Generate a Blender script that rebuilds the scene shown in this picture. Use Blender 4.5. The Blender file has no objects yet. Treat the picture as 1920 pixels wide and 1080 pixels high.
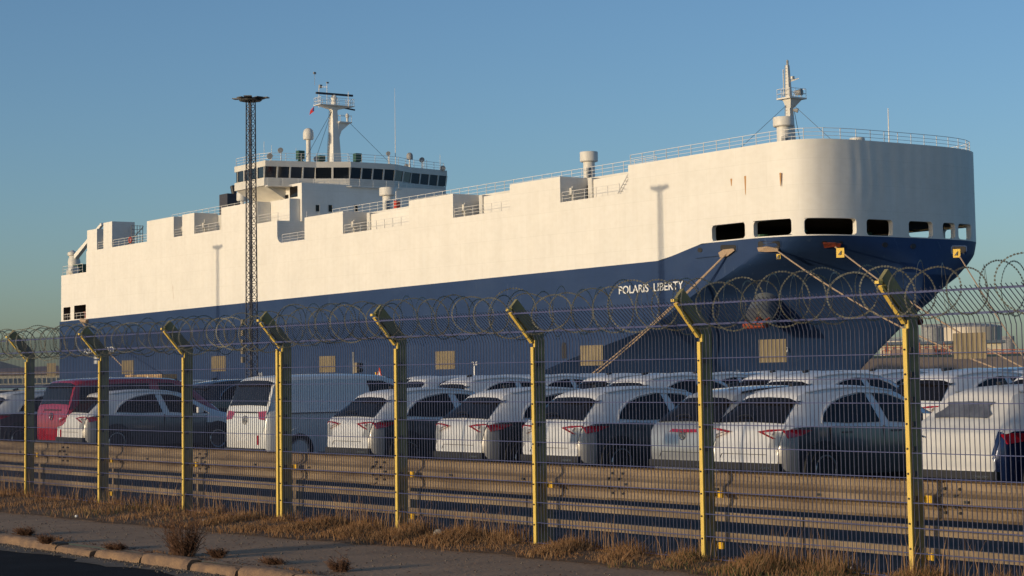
import bpy, math, random
from mathutils import Matrix, Vector
random.seed(7)
R_ = random.Random(11)
PI = math.pi
sc = bpy.context.scene
COL = sc.collection

# ------------------------------------------------------------------ camera, light
F = 3850.0; PX, PY = 960.0, 380.0; EYE = 1.72
_th = math.atan(320/3850.); _r = .0151
def _n(v): return v.normalized()
up = Vector((-math.sin(_r)*math.cos(_th), math.cos(_r)*math.cos(_th), -math.sin(_th)))
mx = Vector((-1918-PX, -(743.5-PY), -F)); mx = _n(mx - up*mx.dot(up))
xc = -mx; zc = _n(up); yc = zc.cross(xc)
RM = Matrix((xc, yc, zc))                    # world = RM @ camera vector
cam_d = bpy.data.cameras.new('camera'); cam = bpy.data.objects.new('camera', cam_d); COL.objects.link(cam)
cam.matrix_world = Matrix.Translation((0, 0, EYE)) @ RM.to_4x4()
cam_d.sensor_width = 36; cam_d.lens = F/1920*36; cam_d.shift_y = -160/1920.
cam_d.clip_start = .1; cam_d.clip_end = 6000
sc.camera = cam
SUN_A, SUN_E = .04, math.radians(7.6)       # light travels (SUN_A, 1) over the ground, 6.5 degrees down
w = bpy.data.worlds.new('World'); sc.world = w; w.use_nodes = True
nt = w.node_tree; bg = nt.nodes['Background']
sky = nt.nodes.new('ShaderNodeTexSky'); sky.sky_type = 'NISHITA'; sky.sun_disc = False
sky.sun_elevation = SUN_E; sky.altitude = 0; sky.air_density = .80; sky.dust_density = 1.0; sky.ozone_density = 2.9
sdir = Vector((-SUN_A, -1, math.tan(SUN_E)*math.hypot(1, SUN_A))).normalized()   # towards the sun
sky.sun_rotation = math.atan2(sdir.x, sdir.y)
nt.links.new(sky.outputs[0], bg.inputs[0]); bg.inputs[1].default_value = .148
sun_d = bpy.data.lights.new('sun', 'SUN'); sun = bpy.data.objects.new('sun', sun_d); COL.objects.link(sun)
sun_d.energy = 2.5; sun_d.angle = math.radians(.5); sun_d.color = (1, .80, .54)
sun.rotation_euler = sdir.to_track_quat('Z', 'Y').to_euler(); sun.location = (0, -20, 30)
sc.view_settings.view_transform = 'Standard'; sc.view_settings.look = 'None'
sc.view_settings.exposure = 0.0; sc.view_settings.gamma = 1; sc.view_settings.use_curve_mapping = False
sc.render.engine = 'CYCLES'

# ------------------------------------------------------------------ measuring helpers
def ray(x, y): return RM @ Vector((x-PX, -(y-PY), -F))
def onY(x, y, D):
    v = ray(x, y); t = D/v.y; return (v.x*t, EYE+v.z*t)
def onZ(x, y, z=0):
    v = ray(x, y); t = (z-EYE)/v.z; return (v.x*t, v.y*t)
def far(x, y, d):
    v = ray(x, y); t = d/math.hypot(v.x, v.y); return Vector((v.x*t, v.y*t, EYE+v.z*t))
def px(X, Y, Z):
    c = RM.transposed() @ Vector((X, Y, Z-EYE)); return (PX+F*c.x/-c.z, PY-F*c.y/-c.z)
SH = .0138
def S(x, y, Y=145):                          # photo point -> ship X, ship z (the ship lies 0.8 degrees by the stern)
    X, z = onY(x, y, Y); return X, z-SH*(X+167)
def lerp(a, b, t): return a+(b-a)*t
def tab(T, v):
    if v <= T[0][0]: return T[0][1]
    for (a, fa), (b, fb) in zip(T, T[1:]):
        if v <= b: return fa+(fb-fa)*(v-a)/(b-a)
    return T[-1][1]

# ------------------------------------------------------------------ materials
def mat(name, col, rough=.6, metal=0, var=0, scale=3, bump=0, bscale=None, col2=None, spec=.5, coat=0, stretch=(1,1,1), detail=5, space='Object'):
    m = bpy.data.materials.new(name); m.use_nodes = True; t = m.node_tree; b = t.nodes['Principled BSDF']
    b.inputs['Base Color'].default_value = (*col, 1); b.inputs['Roughness'].default_value = rough
    b.inputs['Metallic'].default_value = metal; b.inputs['Specular IOR Level'].default_value = spec
    b.inputs['Coat Weight'].default_value = coat; b.inputs['Coat Roughness'].default_value = .08
    if var or bump:
        tc = t.nodes.new('ShaderNodeTexCoord'); mp = t.nodes.new('ShaderNodeMapping'); mp.inputs['Scale'].default_value = stretch
        t.links.new(tc.outputs[space], mp.inputs[0])
    if var:
        n = t.nodes.new('ShaderNodeTexNoise'); n.inputs['Scale'].default_value = scale; n.inputs['Detail'].default_value = detail
        t.links.new(mp.outputs[0], n.inputs['Vector'])
        rp = t.nodes.new('ShaderNodeValToRGB'); rp.color_ramp.elements[0].position = .33; rp.color_ramp.elements[1].position = .68
        c2 = col2 or tuple(c*(1-var) for c in col)
        rp.color_ramp.elements[0].color = (*c2, 1); rp.color_ramp.elements[1].color = (*col, 1)
        t.links.new(n.outputs[0], rp.inputs[0]); t.links.new(rp.outputs[0], b.inputs['Base Color'])
        mr = t.nodes.new('ShaderNodeMapRange'); mr.inputs['To Min'].default_value = min(1, rough*1.15); mr.inputs['To Max'].default_value = rough*.85
        t.links.new(n.outputs[0], mr.inputs[0]); t.links.new(mr.outputs[0], b.inputs['Roughness'])
    if bump:
        n2 = t.nodes.new('ShaderNodeTexNoise'); n2.inputs['Scale'].default_value = bscale or scale*6; n2.inputs['Detail'].default_value = 6
        t.links.new(mp.outputs[0], n2.inputs['Vector'])
        bp = t.nodes.new('ShaderNodeBump'); bp.inputs['Strength'].default_value = 1; bp.inputs['Distance'].default_value = bump
        t.links.new(n2.outputs[0], bp.inputs['Height']); t.links.new(bp.outputs[0], b.inputs['Normal'])
    return m
def ship_paint(name, col, rust, plates=.012, scuff=None):
    """painted plating: faint seams, vertical rust and dirt runs, slight unevenness"""
    m = bpy.data.materials.new(name); m.use_nodes = True; t = m.node_tree; b = t.nodes['Principled BSDF']; L = t.links.new
    b.inputs['Roughness'].default_value = .62; b.inputs['Specular IOR Level'].default_value = .3
    tc = t.nodes.new('ShaderNodeTexCoord')
    def noise(sc_, stretch, det=5):
        mp = t.nodes.new('ShaderNodeMapping'); mp.inputs['Scale'].default_value = stretch; L(tc.outputs['Object'], mp.inputs[0])
        n = t.nodes.new('ShaderNodeTexNoise'); n.inputs['Scale'].default_value = sc_; n.inputs['Detail'].default_value = det; L(mp.outputs[0], n.inputs['Vector']); return n
    def ramp(src, a, b_, ca, cb):
        r = t.nodes.new('ShaderNodeValToRGB'); r.color_ramp.elements[0].position = a; r.color_ramp.elements[1].position = b_
        r.color_ramp.elements[0].color = (*ca, 1); r.color_ramp.elements[1].color = (*cb, 1); L(src.outputs[0], r.inputs[0]); return r
    def mul(a, b_, f=1, mode='MULTIPLY'):
        x = t.nodes.new('ShaderNodeMix'); x.data_type = 'RGBA'; x.blend_type = mode; x.inputs[0].default_value = f
        L(a, x.inputs[6]); L(b_, x.inputs[7]); return x.outputs[2]
    base = ramp(noise(.25, (1, 1, 1)), .3, .7, tuple(c*.93 for c in col), col)
    runs = ramp(noise(1.0, (1.6, 1.6, .06), 8), .40, .62, (.90, .885, .86), (1, 1, 1))
    c = mul(base.outputs[0], runs.outputs[0], .28)
    fine = ramp(noise(1.2, (1, 1, 1.5), 8), .35, .6, (.94, .93, .91), (1, 1, 1))
    c = mul(c, fine.outputs[0], .5)
    rs = ramp(noise(.55, (1.2, 1.2, .16), 9), .735, .80, (0, 0, 0), (1, 1, 1))
    x = t.nodes.new('ShaderNodeMix'); x.data_type = 'RGBA'; L(rs.outputs[0], x.inputs[0]); L(c, x.inputs[6]); x.inputs[7].default_value = (*rust, 1)
    br = t.nodes.new('ShaderNodeTexBrick'); br.inputs['Scale'].default_value = 1; br.inputs['Brick Width'].default_value = 9; br.inputs['Row Height'].default_value = 2.6
    br.inputs['Mortar Size'].default_value = .03; br.inputs['Mortar Smooth'].default_value = .3
    br.inputs['Color1'].default_value = (1, 1, 1, 1); br.inputs['Color2'].default_value = (.985, .985, .98, 1); br.inputs['Mortar'].default_value = (.93, .93, .92, 1)
    sep = t.nodes.new('ShaderNodeSeparateXYZ'); cmb = t.nodes.new('ShaderNodeCombineXYZ'); L(tc.outputs['Object'], sep.inputs[0])
    ad = t.nodes.new('ShaderNodeMath'); ad.operation = 'ADD'; L(sep.outputs[0], ad.inputs[0]); L(sep.outputs[1], ad.inputs[1])
    L(ad.outputs[0], cmb.inputs[0]); L(sep.outputs[2], cmb.inputs[1]); L(cmb.outputs[0], br.inputs[0])
    out = mul(x.outputs[2], br.outputs[0], 1)
    if scuff:
        for sc_, st, a_, b_ in ((1.1, (1.6, 1.6, .22), .66, .70), (.12, (1, 1, 2.2), .50, .75)):
            r_s = ramp(noise(sc_, st, 8), a_, b_, (0, 0, 0), (.55, .55, .55) if sc_ > 1 else (.35, .35, .35))
            x2 = t.nodes.new('ShaderNodeMix'); x2.data_type = 'RGBA'; L(r_s.outputs[0], x2.inputs[0]); L(out, x2.inputs[6]); x2.inputs[7].default_value = (*scuff, 1); out = x2.outputs[2]
    L(out, b.inputs['Base Color'])
    bp = t.nodes.new('ShaderNodeBump'); bp.inputs['Distance'].default_value = plates; bp.inputs['Strength'].default_value = .6
    nn = noise(.9, (1, 1, .5), 3); L(nn.outputs[0], bp.inputs['Height']); L(bp.outputs[0], b.inputs['Normal'])
    return m
M = {}
M['white'] = ship_paint('white ship paint', (.86, .83, .765), (.38, .24, .15))
M['blue'] = ship_paint('blue hull paint', (.019, .048, .132), (.05, .045, .05), .03, (.05, .085, .17))
M['cream'] = mat('cream deck paint', (.72, .69, .62), .5, var=.12, scale=.7)
M['shipgrey'] = mat('grey deck fittings', (.34, .34, .33), .6, var=.3, scale=2)
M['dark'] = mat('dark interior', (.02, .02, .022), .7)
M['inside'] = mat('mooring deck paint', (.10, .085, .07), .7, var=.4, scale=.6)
M['glass'] = mat('dark glass', (.010, .009, .009), .12, spec=.3)
M['wglass'] = mat('bridge glass', (.01, .014, .02), .05, spec=.9)
M['rail'] = mat('white rail paint', (.72, .70, .66), .5)
M['black'] = mat('black steel', (.02, .02, .022), .5)
M['green'] = mat('dark green deck gear', (.03, .09, .055), .5)
M['red'] = mat('red paint', (.55, .06, .03), .5)
M['bell'] = mat('worn hawse bolster paint', (.15, .165, .18), .5, var=.5, scale=1.0, col2=(.09, .11, .15))
M['rust'] = mat('rusty red anchor', (.42, .07, .03), .8, var=.5, scale=3, col2=(.16, .04, .02))
M['rope'] = mat('mooring rope', (.50, .36, .24), .9, var=.35, scale=14)
M['yellowplate'] = mat('yellow plate', (.78, .50, .05), .55)
M['letters'] = mat('white lettering', (.78, .78, .76), .5)
M['tower'] = mat('dark lattice steel', (.055, .055, .07), .6, var=.3, scale=3)
M['lamp'] = mat('floodlight housing', (.10, .10, .10), .5)
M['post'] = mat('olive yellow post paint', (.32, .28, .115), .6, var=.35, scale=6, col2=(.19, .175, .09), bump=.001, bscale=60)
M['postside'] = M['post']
M['strip'] = mat('yellow clamp bar', (.80, .56, .12), .5, var=.15, scale=7)
M['wire'] = mat('blue coated wire', (.085, .09, .15), .42, var=.25, scale=9)
M['wireh'] = mat('blue coated bar', (.075, .085, .20), .42, var=.2, scale=5)
M['razor'] = mat('galvanised razor wire', (.30, .285, .22), .5, metal=.3, var=.5, scale=12, col2=(.12, .11, .08))
M['plate'] = mat('bare sheet metal', (.29, .235, .145), .6, var=.25, scale=5)
M['guard'] = mat('weathered galvanised steel', (.31, .23, .145), .65, metal=.05, var=.4, scale=2.2, col2=(.16, .112, .07), bump=.002, bscale=30, stretch=(.5, 1, 3))
M['bolt'] = mat('dark bolt', (.03, .03, .03), .5)
M['clip'] = mat('orange yellow clip', (.85, .50, .03), .5)
M['film'] = mat('white transport film', (.77, .76, .75), .36, var=.12, scale=2.2, bump=.006, bscale=2.4)
M['film2'] = mat('creased white car cover', (.76, .73, .68), .6, var=.15, scale=2.0, bump=.014, bscale=3)
M['paint'] = mat('grey car paint', (.085, .09, .10), .28, metal=.55, coat=1)  # body paint, darkened to stand for the shaded car sides
M['silver'] = mat('sunlit car paint', (.42, .40, .37), .5, metal=.5, coat=.25)  # same body paint, lightened to stand for sun on the rear
M['greycar'] = mat('pale grey car paint', (.42, .43, .43), .3, metal=.3, coat=.8)
M['bluecar'] = mat('dark blue car paint', (.008, .022, .085), .22, metal=.3, coat=1)
M['redcar'] = mat('red car paint', (.34, .008, .022), .26, coat=1)
M['vanwhite'] = mat('white van paint', (.70, .70, .69), .3, coat=.6, var=.04, scale=.8)
M['darkcar'] = mat('black car paint', (.012, .013, .015), .22, coat=1)
M['plastic'] = mat('black plastic trim', (.022, .022, .024), .6)
M['darkred'] = mat('unlit brake lamp', (.06, .006, .010), .3)
M['tyre'] = mat('tyre rubber', (.018, .018, .018), .85)
M['alloy'] = mat('alloy wheel', (.45, .45, .46), .3, metal=.9)
M['tail'] = mat('red tail lamp', (.34, .010, .025), .15, coat=1)
M['tailclear'] = mat('clear tail lamp', (.62, .56, .54), .15, coat=1)
M['chrome'] = mat('chrome badge', (.7, .7, .7), .2, metal=1)
M['bluefilm'] = mat('pale blue tape', (.18, .36, .62), .4)
M['asphalt'] = mat('terminal asphalt', (.035, .037, .041), .95, spec=.2, var=.35, scale=.5, bump=.006, bscale=40, stretch=(.5, 1.6, 1))
M['road'] = mat('road asphalt', (.016, .0155, .017), .95, spec=.15, var=.3, scale=1.5, bump=.008, bscale=70)
M['gutter'] = mat('gutter grit', (.19, .15, .11), .95, var=.5, scale=9, bump=.008, bscale=60)
M['kerb'] = mat('weathered kerb stone', (.29, .18, .10), .95, var=.4, scale=7, bump=.012, bscale=30, col2=(.17, .11, .075))
M['stone'] = mat('pale stone', (.45, .40, .33), .9, var=.35, scale=8, bump=.01)
M['water'] = mat('harbour water', (.03, .045, .05), .12, bump=.05, bscale=1.2)
M['quay'] = mat('quay concrete', (.26, .25, .23), .9, var=.3, scale=.4)
M['dike'] = mat('brown dike revetment', (.30, .225, .165), .95, var=.25, scale=.08, bump=.1, bscale=1.0)
M['dikegrass'] = mat('dike grass', (.10, .115, .05), .95, var=.3, scale=.1)
M['tank'] = mat('pale tank plating', (.66, .56, .43), .6, var=.12, scale=.15)
M['tankroof'] = mat('grey tank roof', (.38, .36, .34), .7)
M['building'] = mat('cream far building', (.66, .58, .42), .7, var=.1, scale=.2)
M['brownroof'] = mat('brown far roof', (.28, .20, .17), .8)
M['slate'] = mat('slate blue hall', (.10, .13, .17), .7)
M['redsteel'] = mat('red pipework', (.42, .11, .06), .7)
M['box'] = mat('ochre container paint', (.60, .40, .20), .6, var=.2, scale=1)
M['flagr'] = mat('flag red', (.5, .03, .03), .8)
M['flagb'] = mat('flag blue', (.02, .03, .15), .8)
M['straw'] = mat('straw', (.29, .145, .058), .9, var=.45, scale=3, col2=(.17, .092, .042))
M['strawl'] = mat('pale straw', (.34, .20, .095), .9)
M['greeng'] = mat('green grass', (.085, .085, .025), .9)
M['deadstem'] = mat('dead stems', (.115, .055, .03), .9, var=.3, scale=20)

def walk_mat():
    m = mat('sandy pavement', (.46, .28, .155), .92, var=.5, scale=1.3, bump=.012, bscale=28, stretch=(1.6, .5, 1), detail=9, col2=(.31, .19, .11))
    return m
M['walk'] = walk_mat()

# ------------------------------------------------------------------ mesh builder
class MB:
    def __init__(s, xf=None): s.v = []; s.f = []; s.xf = xf
    def add(s, vs, fs):
        k = len(s.v); s.v += [tuple(p) for p in vs]; s.f += [tuple(i+k for i in f) for f in fs]; return s
    def box(s, x0, x1, y0, y1, z0, z1):
        return s.add([(x0,y0,z0),(x1,y0,z0),(x1,y1,z0),(x0,y1,z0),(x0,y0,z1),(x1,y0,z1),(x1,y1,z1),(x0,y1,z1)],
                     [(0,3,2,1),(4,5,6,7),(0,1,5,4),(1,2,6,5),(2,3,7,6),(3,0,4,7)])
    def prism(s, poly, z0, z1, cap=True):
        n = len(poly)
        fs = [(i, (i+1) % n, (i+1) % n+n, i+n) for i in range(n)]
        if cap: fs += [tuple(range(n))[::-1], tuple(range(n, 2*n))]
        return s.add([(x, y, z0) for x, y in poly]+[(x, y, z1) for x, y in poly], fs)
    def slab(s, loop, vec):
        n = len(loop); vec = Vector(vec)
        a = [Vector(p) for p in loop]; b = [p+vec for p in a]
        return s.add(a+b, [tuple(range(n))[::-1], tuple(range(n, 2*n))]+[(i, (i+1) % n, (i+1) % n+n, i+n) for i in range(n)])
    def tube(s, p0, p1, r, n=4, r1=None):
        p0 = Vector(p0); p1 = Vector(p1); d = (p1-p0)
        if d.length < 1e-6: return s
        d.normalize(); a = Vector((0, 0, 1)) if abs(d.z) < .9 else Vector((1, 0, 0))
        u = d.cross(a).normalized(); w_ = d.cross(u); r1 = r if r1 is None else r1
        vs = [p0+(u*math.cos(2*PI*i/n+PI/4)+w_*math.sin(2*PI*i/n+PI/4))*r for i in range(n)]
        vs += [p1+(u*math.cos(2*PI*i/n+PI/4)+w_*math.sin(2*PI*i/n+PI/4))*r1 for i in range(n)]
        return s.add(vs, [(i, (i+1) % n, (i+1) % n+n, i+n) for i in range(n)]+[tuple(range(n))[::-1], tuple(range(n, 2*n))])
    def path(s, pts, r, n=4):
        for a, b in zip(pts, pts[1:]): s.tube(a, b, r, n)
        return s
    def sweep(s, pts, r, n=5, closed=False):
        P = [Vector(p) for p in pts]; k0 = len(s.v); m = len(P); vs = []; fs = []
        for i, p in enumerate(P):
            d = (P[(i+1) % m] if (closed or i < m-1) else p)-(P[i-1] if (closed or i > 0) else p)
            d.normalize(); a = Vector((0, 0, 1)) if abs(d.z) < .95 else Vector((0, 1, 0))
            u = d.cross(a).normalized(); w_ = d.cross(u)
            vs += [p+(u*math.cos(2*PI*j/n)+w_*math.sin(2*PI*j/n))*r for j in range(n)]
        for i in range(m if closed else m-1):
            for j in range(n):
                a0 = i*n; b0 = ((i+1) % m)*n
                fs.append((a0+j, a0+(j+1) % n, b0+(j+1) % n, b0+j))
        return s.add(vs, fs)
    def lathe(s, cx, cy, prof, n=24, a0=0):
        vs = []; fs = []; m = len(prof)
        for r, z in prof: vs += [(cx+r*math.cos(2*PI*i/n+a0), cy+r*math.sin(2*PI*i/n+a0), z) for i in range(n)]
        for k in range(m-1):
            for i in range(n): fs.append((k*n+i, k*n+(i+1) % n, (k+1)*n+(i+1) % n, (k+1)*n+i))
        fs.append(tuple(range(n))[::-1]); fs.append(tuple((m-1)*n+i for i in range(n)))
        return s.add(vs, fs)
    def grid(s, rows):
        m = len(rows); n = len(rows[0])
        return s.add([p for r in rows for p in r], [(i*n+j, i*n+j+1, (i+1)*n+j+1, (i+1)*n+j) for i in range(m-1) for j in range(n-1)])
    def mesh(s, name, material, org=(0,0,0), smooth=None, recalc=False):
        me = bpy.data.meshes.new(name)
        vs = s.v
        if s.xf: vs = [s.xf(*p) for p in vs]
        me.from_pydata([(x-org[0], y-org[1], z-org[2]) for x, y, z in vs], [], s.f)
        me.materials.append(M[material] if isinstance(material, str) else material)
        if recalc:
            import bmesh
            b = bmesh.new(); b.from_mesh(me); bmesh.ops.remove_doubles(b, verts=b.verts, dist=1e-4); bmesh.ops.recalc_face_normals(b, faces=b.faces); b.to_mesh(me); b.free()
        if smooth is not None:
            me.polygons.foreach_set('use_smooth', [True]*len(me.polygons))
            me.set_sharp_from_angle(angle=math.radians(smooth))
        me.update(); return me
    def build(s, name, material, parent=None, org=None, smooth=None, recalc=False):
        if org is None: org = parent['_org'] if parent is not None and '_org' in parent else (0, 0, 0)
        o = bpy.data.objects.new(name, s.mesh(name, material, org, smooth, recalc)); COL.objects.link(o)
        o['_org'] = tuple(org)
        if parent is not None: o.parent = parent
        else: o.location = org
        return o
def tag(o, label=None, cat=None, group=None, kind=None):
    if label: o['label'] = label
    if cat: o['category'] = cat
    if group: o['group'] = group
    if kind: o['kind'] = kind
    return o
def thing(name, label, cat, loc=(0,0,0), group=None):
    o = bpy.data.objects.new(name, None); COL.objects.link(o); o.location = loc; o['_org'] = tuple(loc); o.empty_display_size = .2
    return tag(o, label, cat, group)
def struct(o): o['kind'] = 'structure'; return o
KIDS = {}
def copy_tree(o, parent=None):
    c = o.copy(); COL.objects.link(c); c.parent = parent
    for ch in list(o.children): copy_tree(ch, c)
    return c
def text_mesh(txt, size, align='LEFT', extrude=.01, sx=1.0):
    cu = bpy.data.curves.new('t', 'FONT'); cu.body = txt; cu.size = size; cu.extrude = extrude; cu.align_x = align; cu.offset = size*.012
    ob = bpy.data.objects.new('t', cu); COL.objects.link(ob)
    dg = bpy.context.evaluated_depsgraph_get(); me = bpy.data.meshes.new_from_object(ob.evaluated_get(dg))
    vs = [tuple(v.co) for v in me.vertices]; fs = [tuple(p.vertices) for p in me.polygons]
    bpy.data.objects.remove(ob); bpy.data.curves.remove(cu); bpy.data.meshes.remove(me)
    return vs, fs
# ------------------------------------------------------------------ ground, road, quay, water, far shore
YQ = 139.0                                     # quay edge
def gz(y):                                     # height of the terminal ground
    return tab([(12.7, -.02), (13.2, -.10), (16, -.16), (24, -.18), (28, .03), (400, .05)], y)
m = MB(); rows = []
for y in (12.72, 13.2, 14, 16, 20, 24, 25.5, 28, 40, 70, 100, YQ): rows.append([(x, y, gz(y)) for x in (-900, -400, -200, -100, -60, -30, 0, 60, 300)])
m.grid(rows); struct(m.build('ground', 'asphalt'))
m = MB(); m.grid([[(x, y, 0) for x in (-200, -60, -30, 0, 40)] for y in (9.33, 12.72)]); struct(m.build('pavement', 'walk'))
m = MB(); m.grid([[(x, y, -.09) for x in (-200, -60, -30, 0, 40)] for y in (-40, 0, 9.25)]); struct(m.build('road', 'road'))
m = MB(); rr = random.Random(5)
edge = [(-34+i*.25, 8.93+.09*math.sin(i*.7)+rr.uniform(-.05, .05)) for i in range(110)]
m.grid([[(x, y, -.086) for x, y in edge], [(x, 9.26, -.082) for x, y in edge]]); struct(m.build('gutter', 'gutter'))
m = MB(); m.grid([[(x, YQ, z) for x in (-900, -400, 300)] for z in (-6, .05)]); struct(m.build('quay_wall', 'quay'))
m = MB(); m.box(-900, 300, YQ-.9, YQ, .05, .25); struct(m.build('quay_edge', 'quay'))
m = MB(); m.grid([[(x, y, -3.2) for x in (-3000, -800, -300, 500)] for y in (YQ, 300, 700, 3000)]); struct(m.build('water', 'water'))

# dike across the basin (right) and low far shore (left)
def rayxy(x, d): v = ray(x, 650); t = d/math.hypot(v.x, v.y); return (v.x*t, v.y*t)
rows = [[], [], [], [], []]
for x in range(1380, 2700, 110):
    d = 430+(x-1380)*.02
    dz = random.Random(x).uniform(-.15, .15)
    for k, (dd, z) in enumerate([(0, -4), (3, -2.4), (12, 3.75+dz), (20, 4.35+dz), (140, 4.1)]):
        X, Y = rayxy(x, d+dd); rows[k].append((X, Y, z))
m = MB(); m.grid(rows[:3]); struct(m.build('embankment', 'dike', smooth=60))
m = MB(); m.grid(rows[2:]); struct(m.build('embankment_grass', 'dikegrass', smooth=60))
rows = [[], []]
for x in range(-900, 260, 60):
    for k, d in enumerate((560, 1200)):
        X, Y = rayxy(x, d); rows[k].append((X, Y, -.2))
m = MB(); m.grid(rows); struct(m.build('far_ground', 'quay'))

# tanks
def tank(x0, x1, ytop, ybase, d, label, dome, mm='tank', roofm='tankroof', ring=True):
    a, b = rayxy(x0, d), rayxy(x1, d); c = ((a[0]+b[0])/2, (a[1]+b[1])/2); r = math.dist(a, b)/2
    zt = far((x0+x1)/2, ytop, d).z; zb = 4.1
    t = thing('storage_tank', label, 'storage tank', (c[0], c[1], zb), 'storage tanks across the water')
    m = MB(); m.lathe(c[0], c[1], [(r, zb), (r, zb+(zt-zb)*.45), (r, zt)], 48); m.build('shell', mm, t, smooth=40)
    m = MB(); m.lathe(c[0], c[1], [(r*1.004, zt), (r*.95, zt+dome*.35), (r*.6, zt+dome*.8), (r*.02, zt+dome)], 48); m.build('roof', roofm, t, smooth=40)
    if ring:
        m = MB(); n = 36
        for i in range(n):
            m.tube((c[0]+r*math.cos(2*PI*i/n), c[1]+r*math.sin(2*PI*i/n), zt), (c[0]+r*math.cos(2*PI*i/n), c[1]+r*math.sin(2*PI*i/n), zt+1), .07)
        m.sweep([(c[0]+r*math.cos(2*PI*i/n), c[1]+r*math.sin(2*PI*i/n), zt+1) for i in range(n)], .07, 4, True)
        m.build('railing', 'tankroof', t)
    m = MB()
    for k in range(7):
        ang = k*.9; m.tube((c[0]+r*1.005*math.cos(ang), c[1]+r*1.005*math.sin(ang), zb), (c[0]+r*1.005*math.cos(ang), c[1]+r*1.005*math.sin(ang), zt), .1)
    m.build('pipe', 'tankroof', t)
tank(1758, 1880, 614, 665, 560, 'widest pale storage tank across the water, right of the bow', 1.1)
tank(1728, 1770, 616, 665, 530, 'narrow grey-white storage tank just right of the stem', .9, 'shipgrey')
tank(1650, 1738, 640, 665, 590, 'low cream storage tank seen under the rake of the bow', .7)
tank(1880, 1902, 637, 665, 620, 'small bluish storage tank at the right end of the tank farm', .8, 'shipgrey')
# long low cream building with roof band and piping
def block(name, label, cat, x0, x1, yt, yb, d, depth, mm, group=None, zb=None, zt=None):
    a = Vector((*rayxy(x0, d), 0)); b = Vector((*rayxy(x1, d), 0)); u = (b-a).normalized(); nrm = Vector((-u.y, u.x, 0))
    if nrm.dot(a) < 0: nrm = -nrm
    zt = far((x0+x1)/2, yt, d).z if zt is None else zt; zb = far((x0+x1)/2, yb, d).z if zb is None else zb
    t = thing(name, label, cat, (a.x, a.y, zb), group)
    m = MB(); m.prism([(p.x, p.y) for p in (a, b, b+nrm*depth, a+nrm*depth)], zb, zt); m.build('wall', mm, t)
    return t, a, b, u, nrm, zb, zt
t, a, b, u, nr, zb, zt = block('pipe_gallery', 'long cream low building with red pipework in front of the tanks', 'building', 1655, 1790, 646, 668, 500, 14, 'building')
m = MB(); m.prism([((p).x, (p).y) for p in (a-nr*1.2-u, b-nr*1.2+u, b+nr*15+u, a+nr*15-u)], zt, zt+.7); m.build('roof', 'slate', t)
L_ = (b-a).length
for k in range(9):
    m = MB(); p = a+u*(L_*(k+.25)/9)-nr*.15; q = p+u*L_/22; m.slab([(p.x, p.y, zb+1.2), (q.x, q.y, zb+1.2), (q.x, q.y, zb+2.4), (p.x, p.y, zb+2.4)], nr*.1); m.build('window', 'slate', t)
m = MB()
for k in range(28):
    p = a+u*(L_*k/27)-nr*(2+(k % 3)); m.tube((p.x, p.y, zb-.4), (p.x, p.y, zb+(1.4, 2.2, 3.2)[k % 3]), .1)
for h in (.6, 1.4, 2.1):
    p, q = a-nr*3, b-nr*3; m.tube((p.x, p.y, zb+h), (q.x, q.y, zb+h), .12)
m.build('pipe_rack', 'redsteel', t)
m = MB(); p = a+u*L_*.12-nr*4; m.prism([(p.x, p.y), (p.x+u.x*10, p.y+u.y*10), (p.x+u.x*10+nr.x*3, p.y+u.y*10+nr.y*3), (p.x+nr.x*3, p.y+nr.y*3)], zb-.4, zb+1.7); m.build('annex', 'brownroof', t)
t, a, b, u, nr, zb, zt = block('pump_house', 'short cream pump house right of the long pipe building', 'building', 1850, 1878, 643, 668, 505, 10, 'building')
m = MB(); m.prism([(p.x, p.y) for p in (a-nr-u, b-nr+u, b+nr*11+u, a+nr*11-u)], zt, zt+.7); m.build('roof', 'slate', t)
m = MB()
for k in range(12):
    p = a+u*(k*2.6-4)-nr*2; m.tube((p.x, p.y, zb-.4), (p.x, p.y, zb+1.6), .1)
p, q = a-nr*2-u*4, a-nr*2+u*26; m.tube((p.x, p.y, zb+1.5), (q.x, q.y, zb+1.5), .15); m.tube((p.x, p.y, zb+.7), (q.x, q.y, zb+.7), .15); m.build('pipe_rack', 'redsteel', t)
# left: hall, cream building row, brown roofed shed
t, a, b, u, nr, zb, zt = block('warehouse', 'slate blue hall with low pitched roof at the left edge', 'building', -120, 26, 697, 714, 620, 40, 'slate')
m = MB(); z2 = far(0, 673, 620).z
c1 = b+u*6; m.slab([(a.x, a.y, zt), (c1.x, c1.y, zt), ((b-u*6).x, (b-u*6).y, z2), (a.x, a.y, z2)], nr*40); m.build('roof', 'slate', t)
t, a, b, u, nr, zb, zt = block('shed', 'brown roofed long shed behind the cream office row, left of the stern', 'shed', -160, 112, 700, 716, 560, 30, 'building')
m = MB(); z2 = far(80, 688, 575).z
m.slab([(a.x, a.y, zt), (b.x, b.y, zt), ((b+nr*12).x, (b+nr*12).y, z2), ((a+nr*12).x, (a+nr*12).y, z2-1.5)], (0, 0, .3)); m.build('roof', 'brownroof', t)
t, a, b, u, nr, zb, zt = block('office_row', 'long cream office row with dark windows, left of the stern', 'building', -160, 113, 703.5, 722, 470, 10, 'building')
L_ = (b-a).length
for k in range(30):
    m = MB(); p = a+u*(L_*(k+.3)/30)-nr*.15; q = p+u*L_*.014; m.slab([(p.x, p.y, zt-1.9), (q.x, q.y, zt-1.9), (q.x, q.y, zt-.8), (p.x, p.y, zt-.8)], nr*.1)
    m.build('window', 'slate', t)
m = MB(); m.prism([(p.x, p.y) for p in (a-nr*.5, b-nr*.5, b+nr*10, a+nr*10)], zt, zt+.25); m.build('roof', 'brownroof', t)

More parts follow.
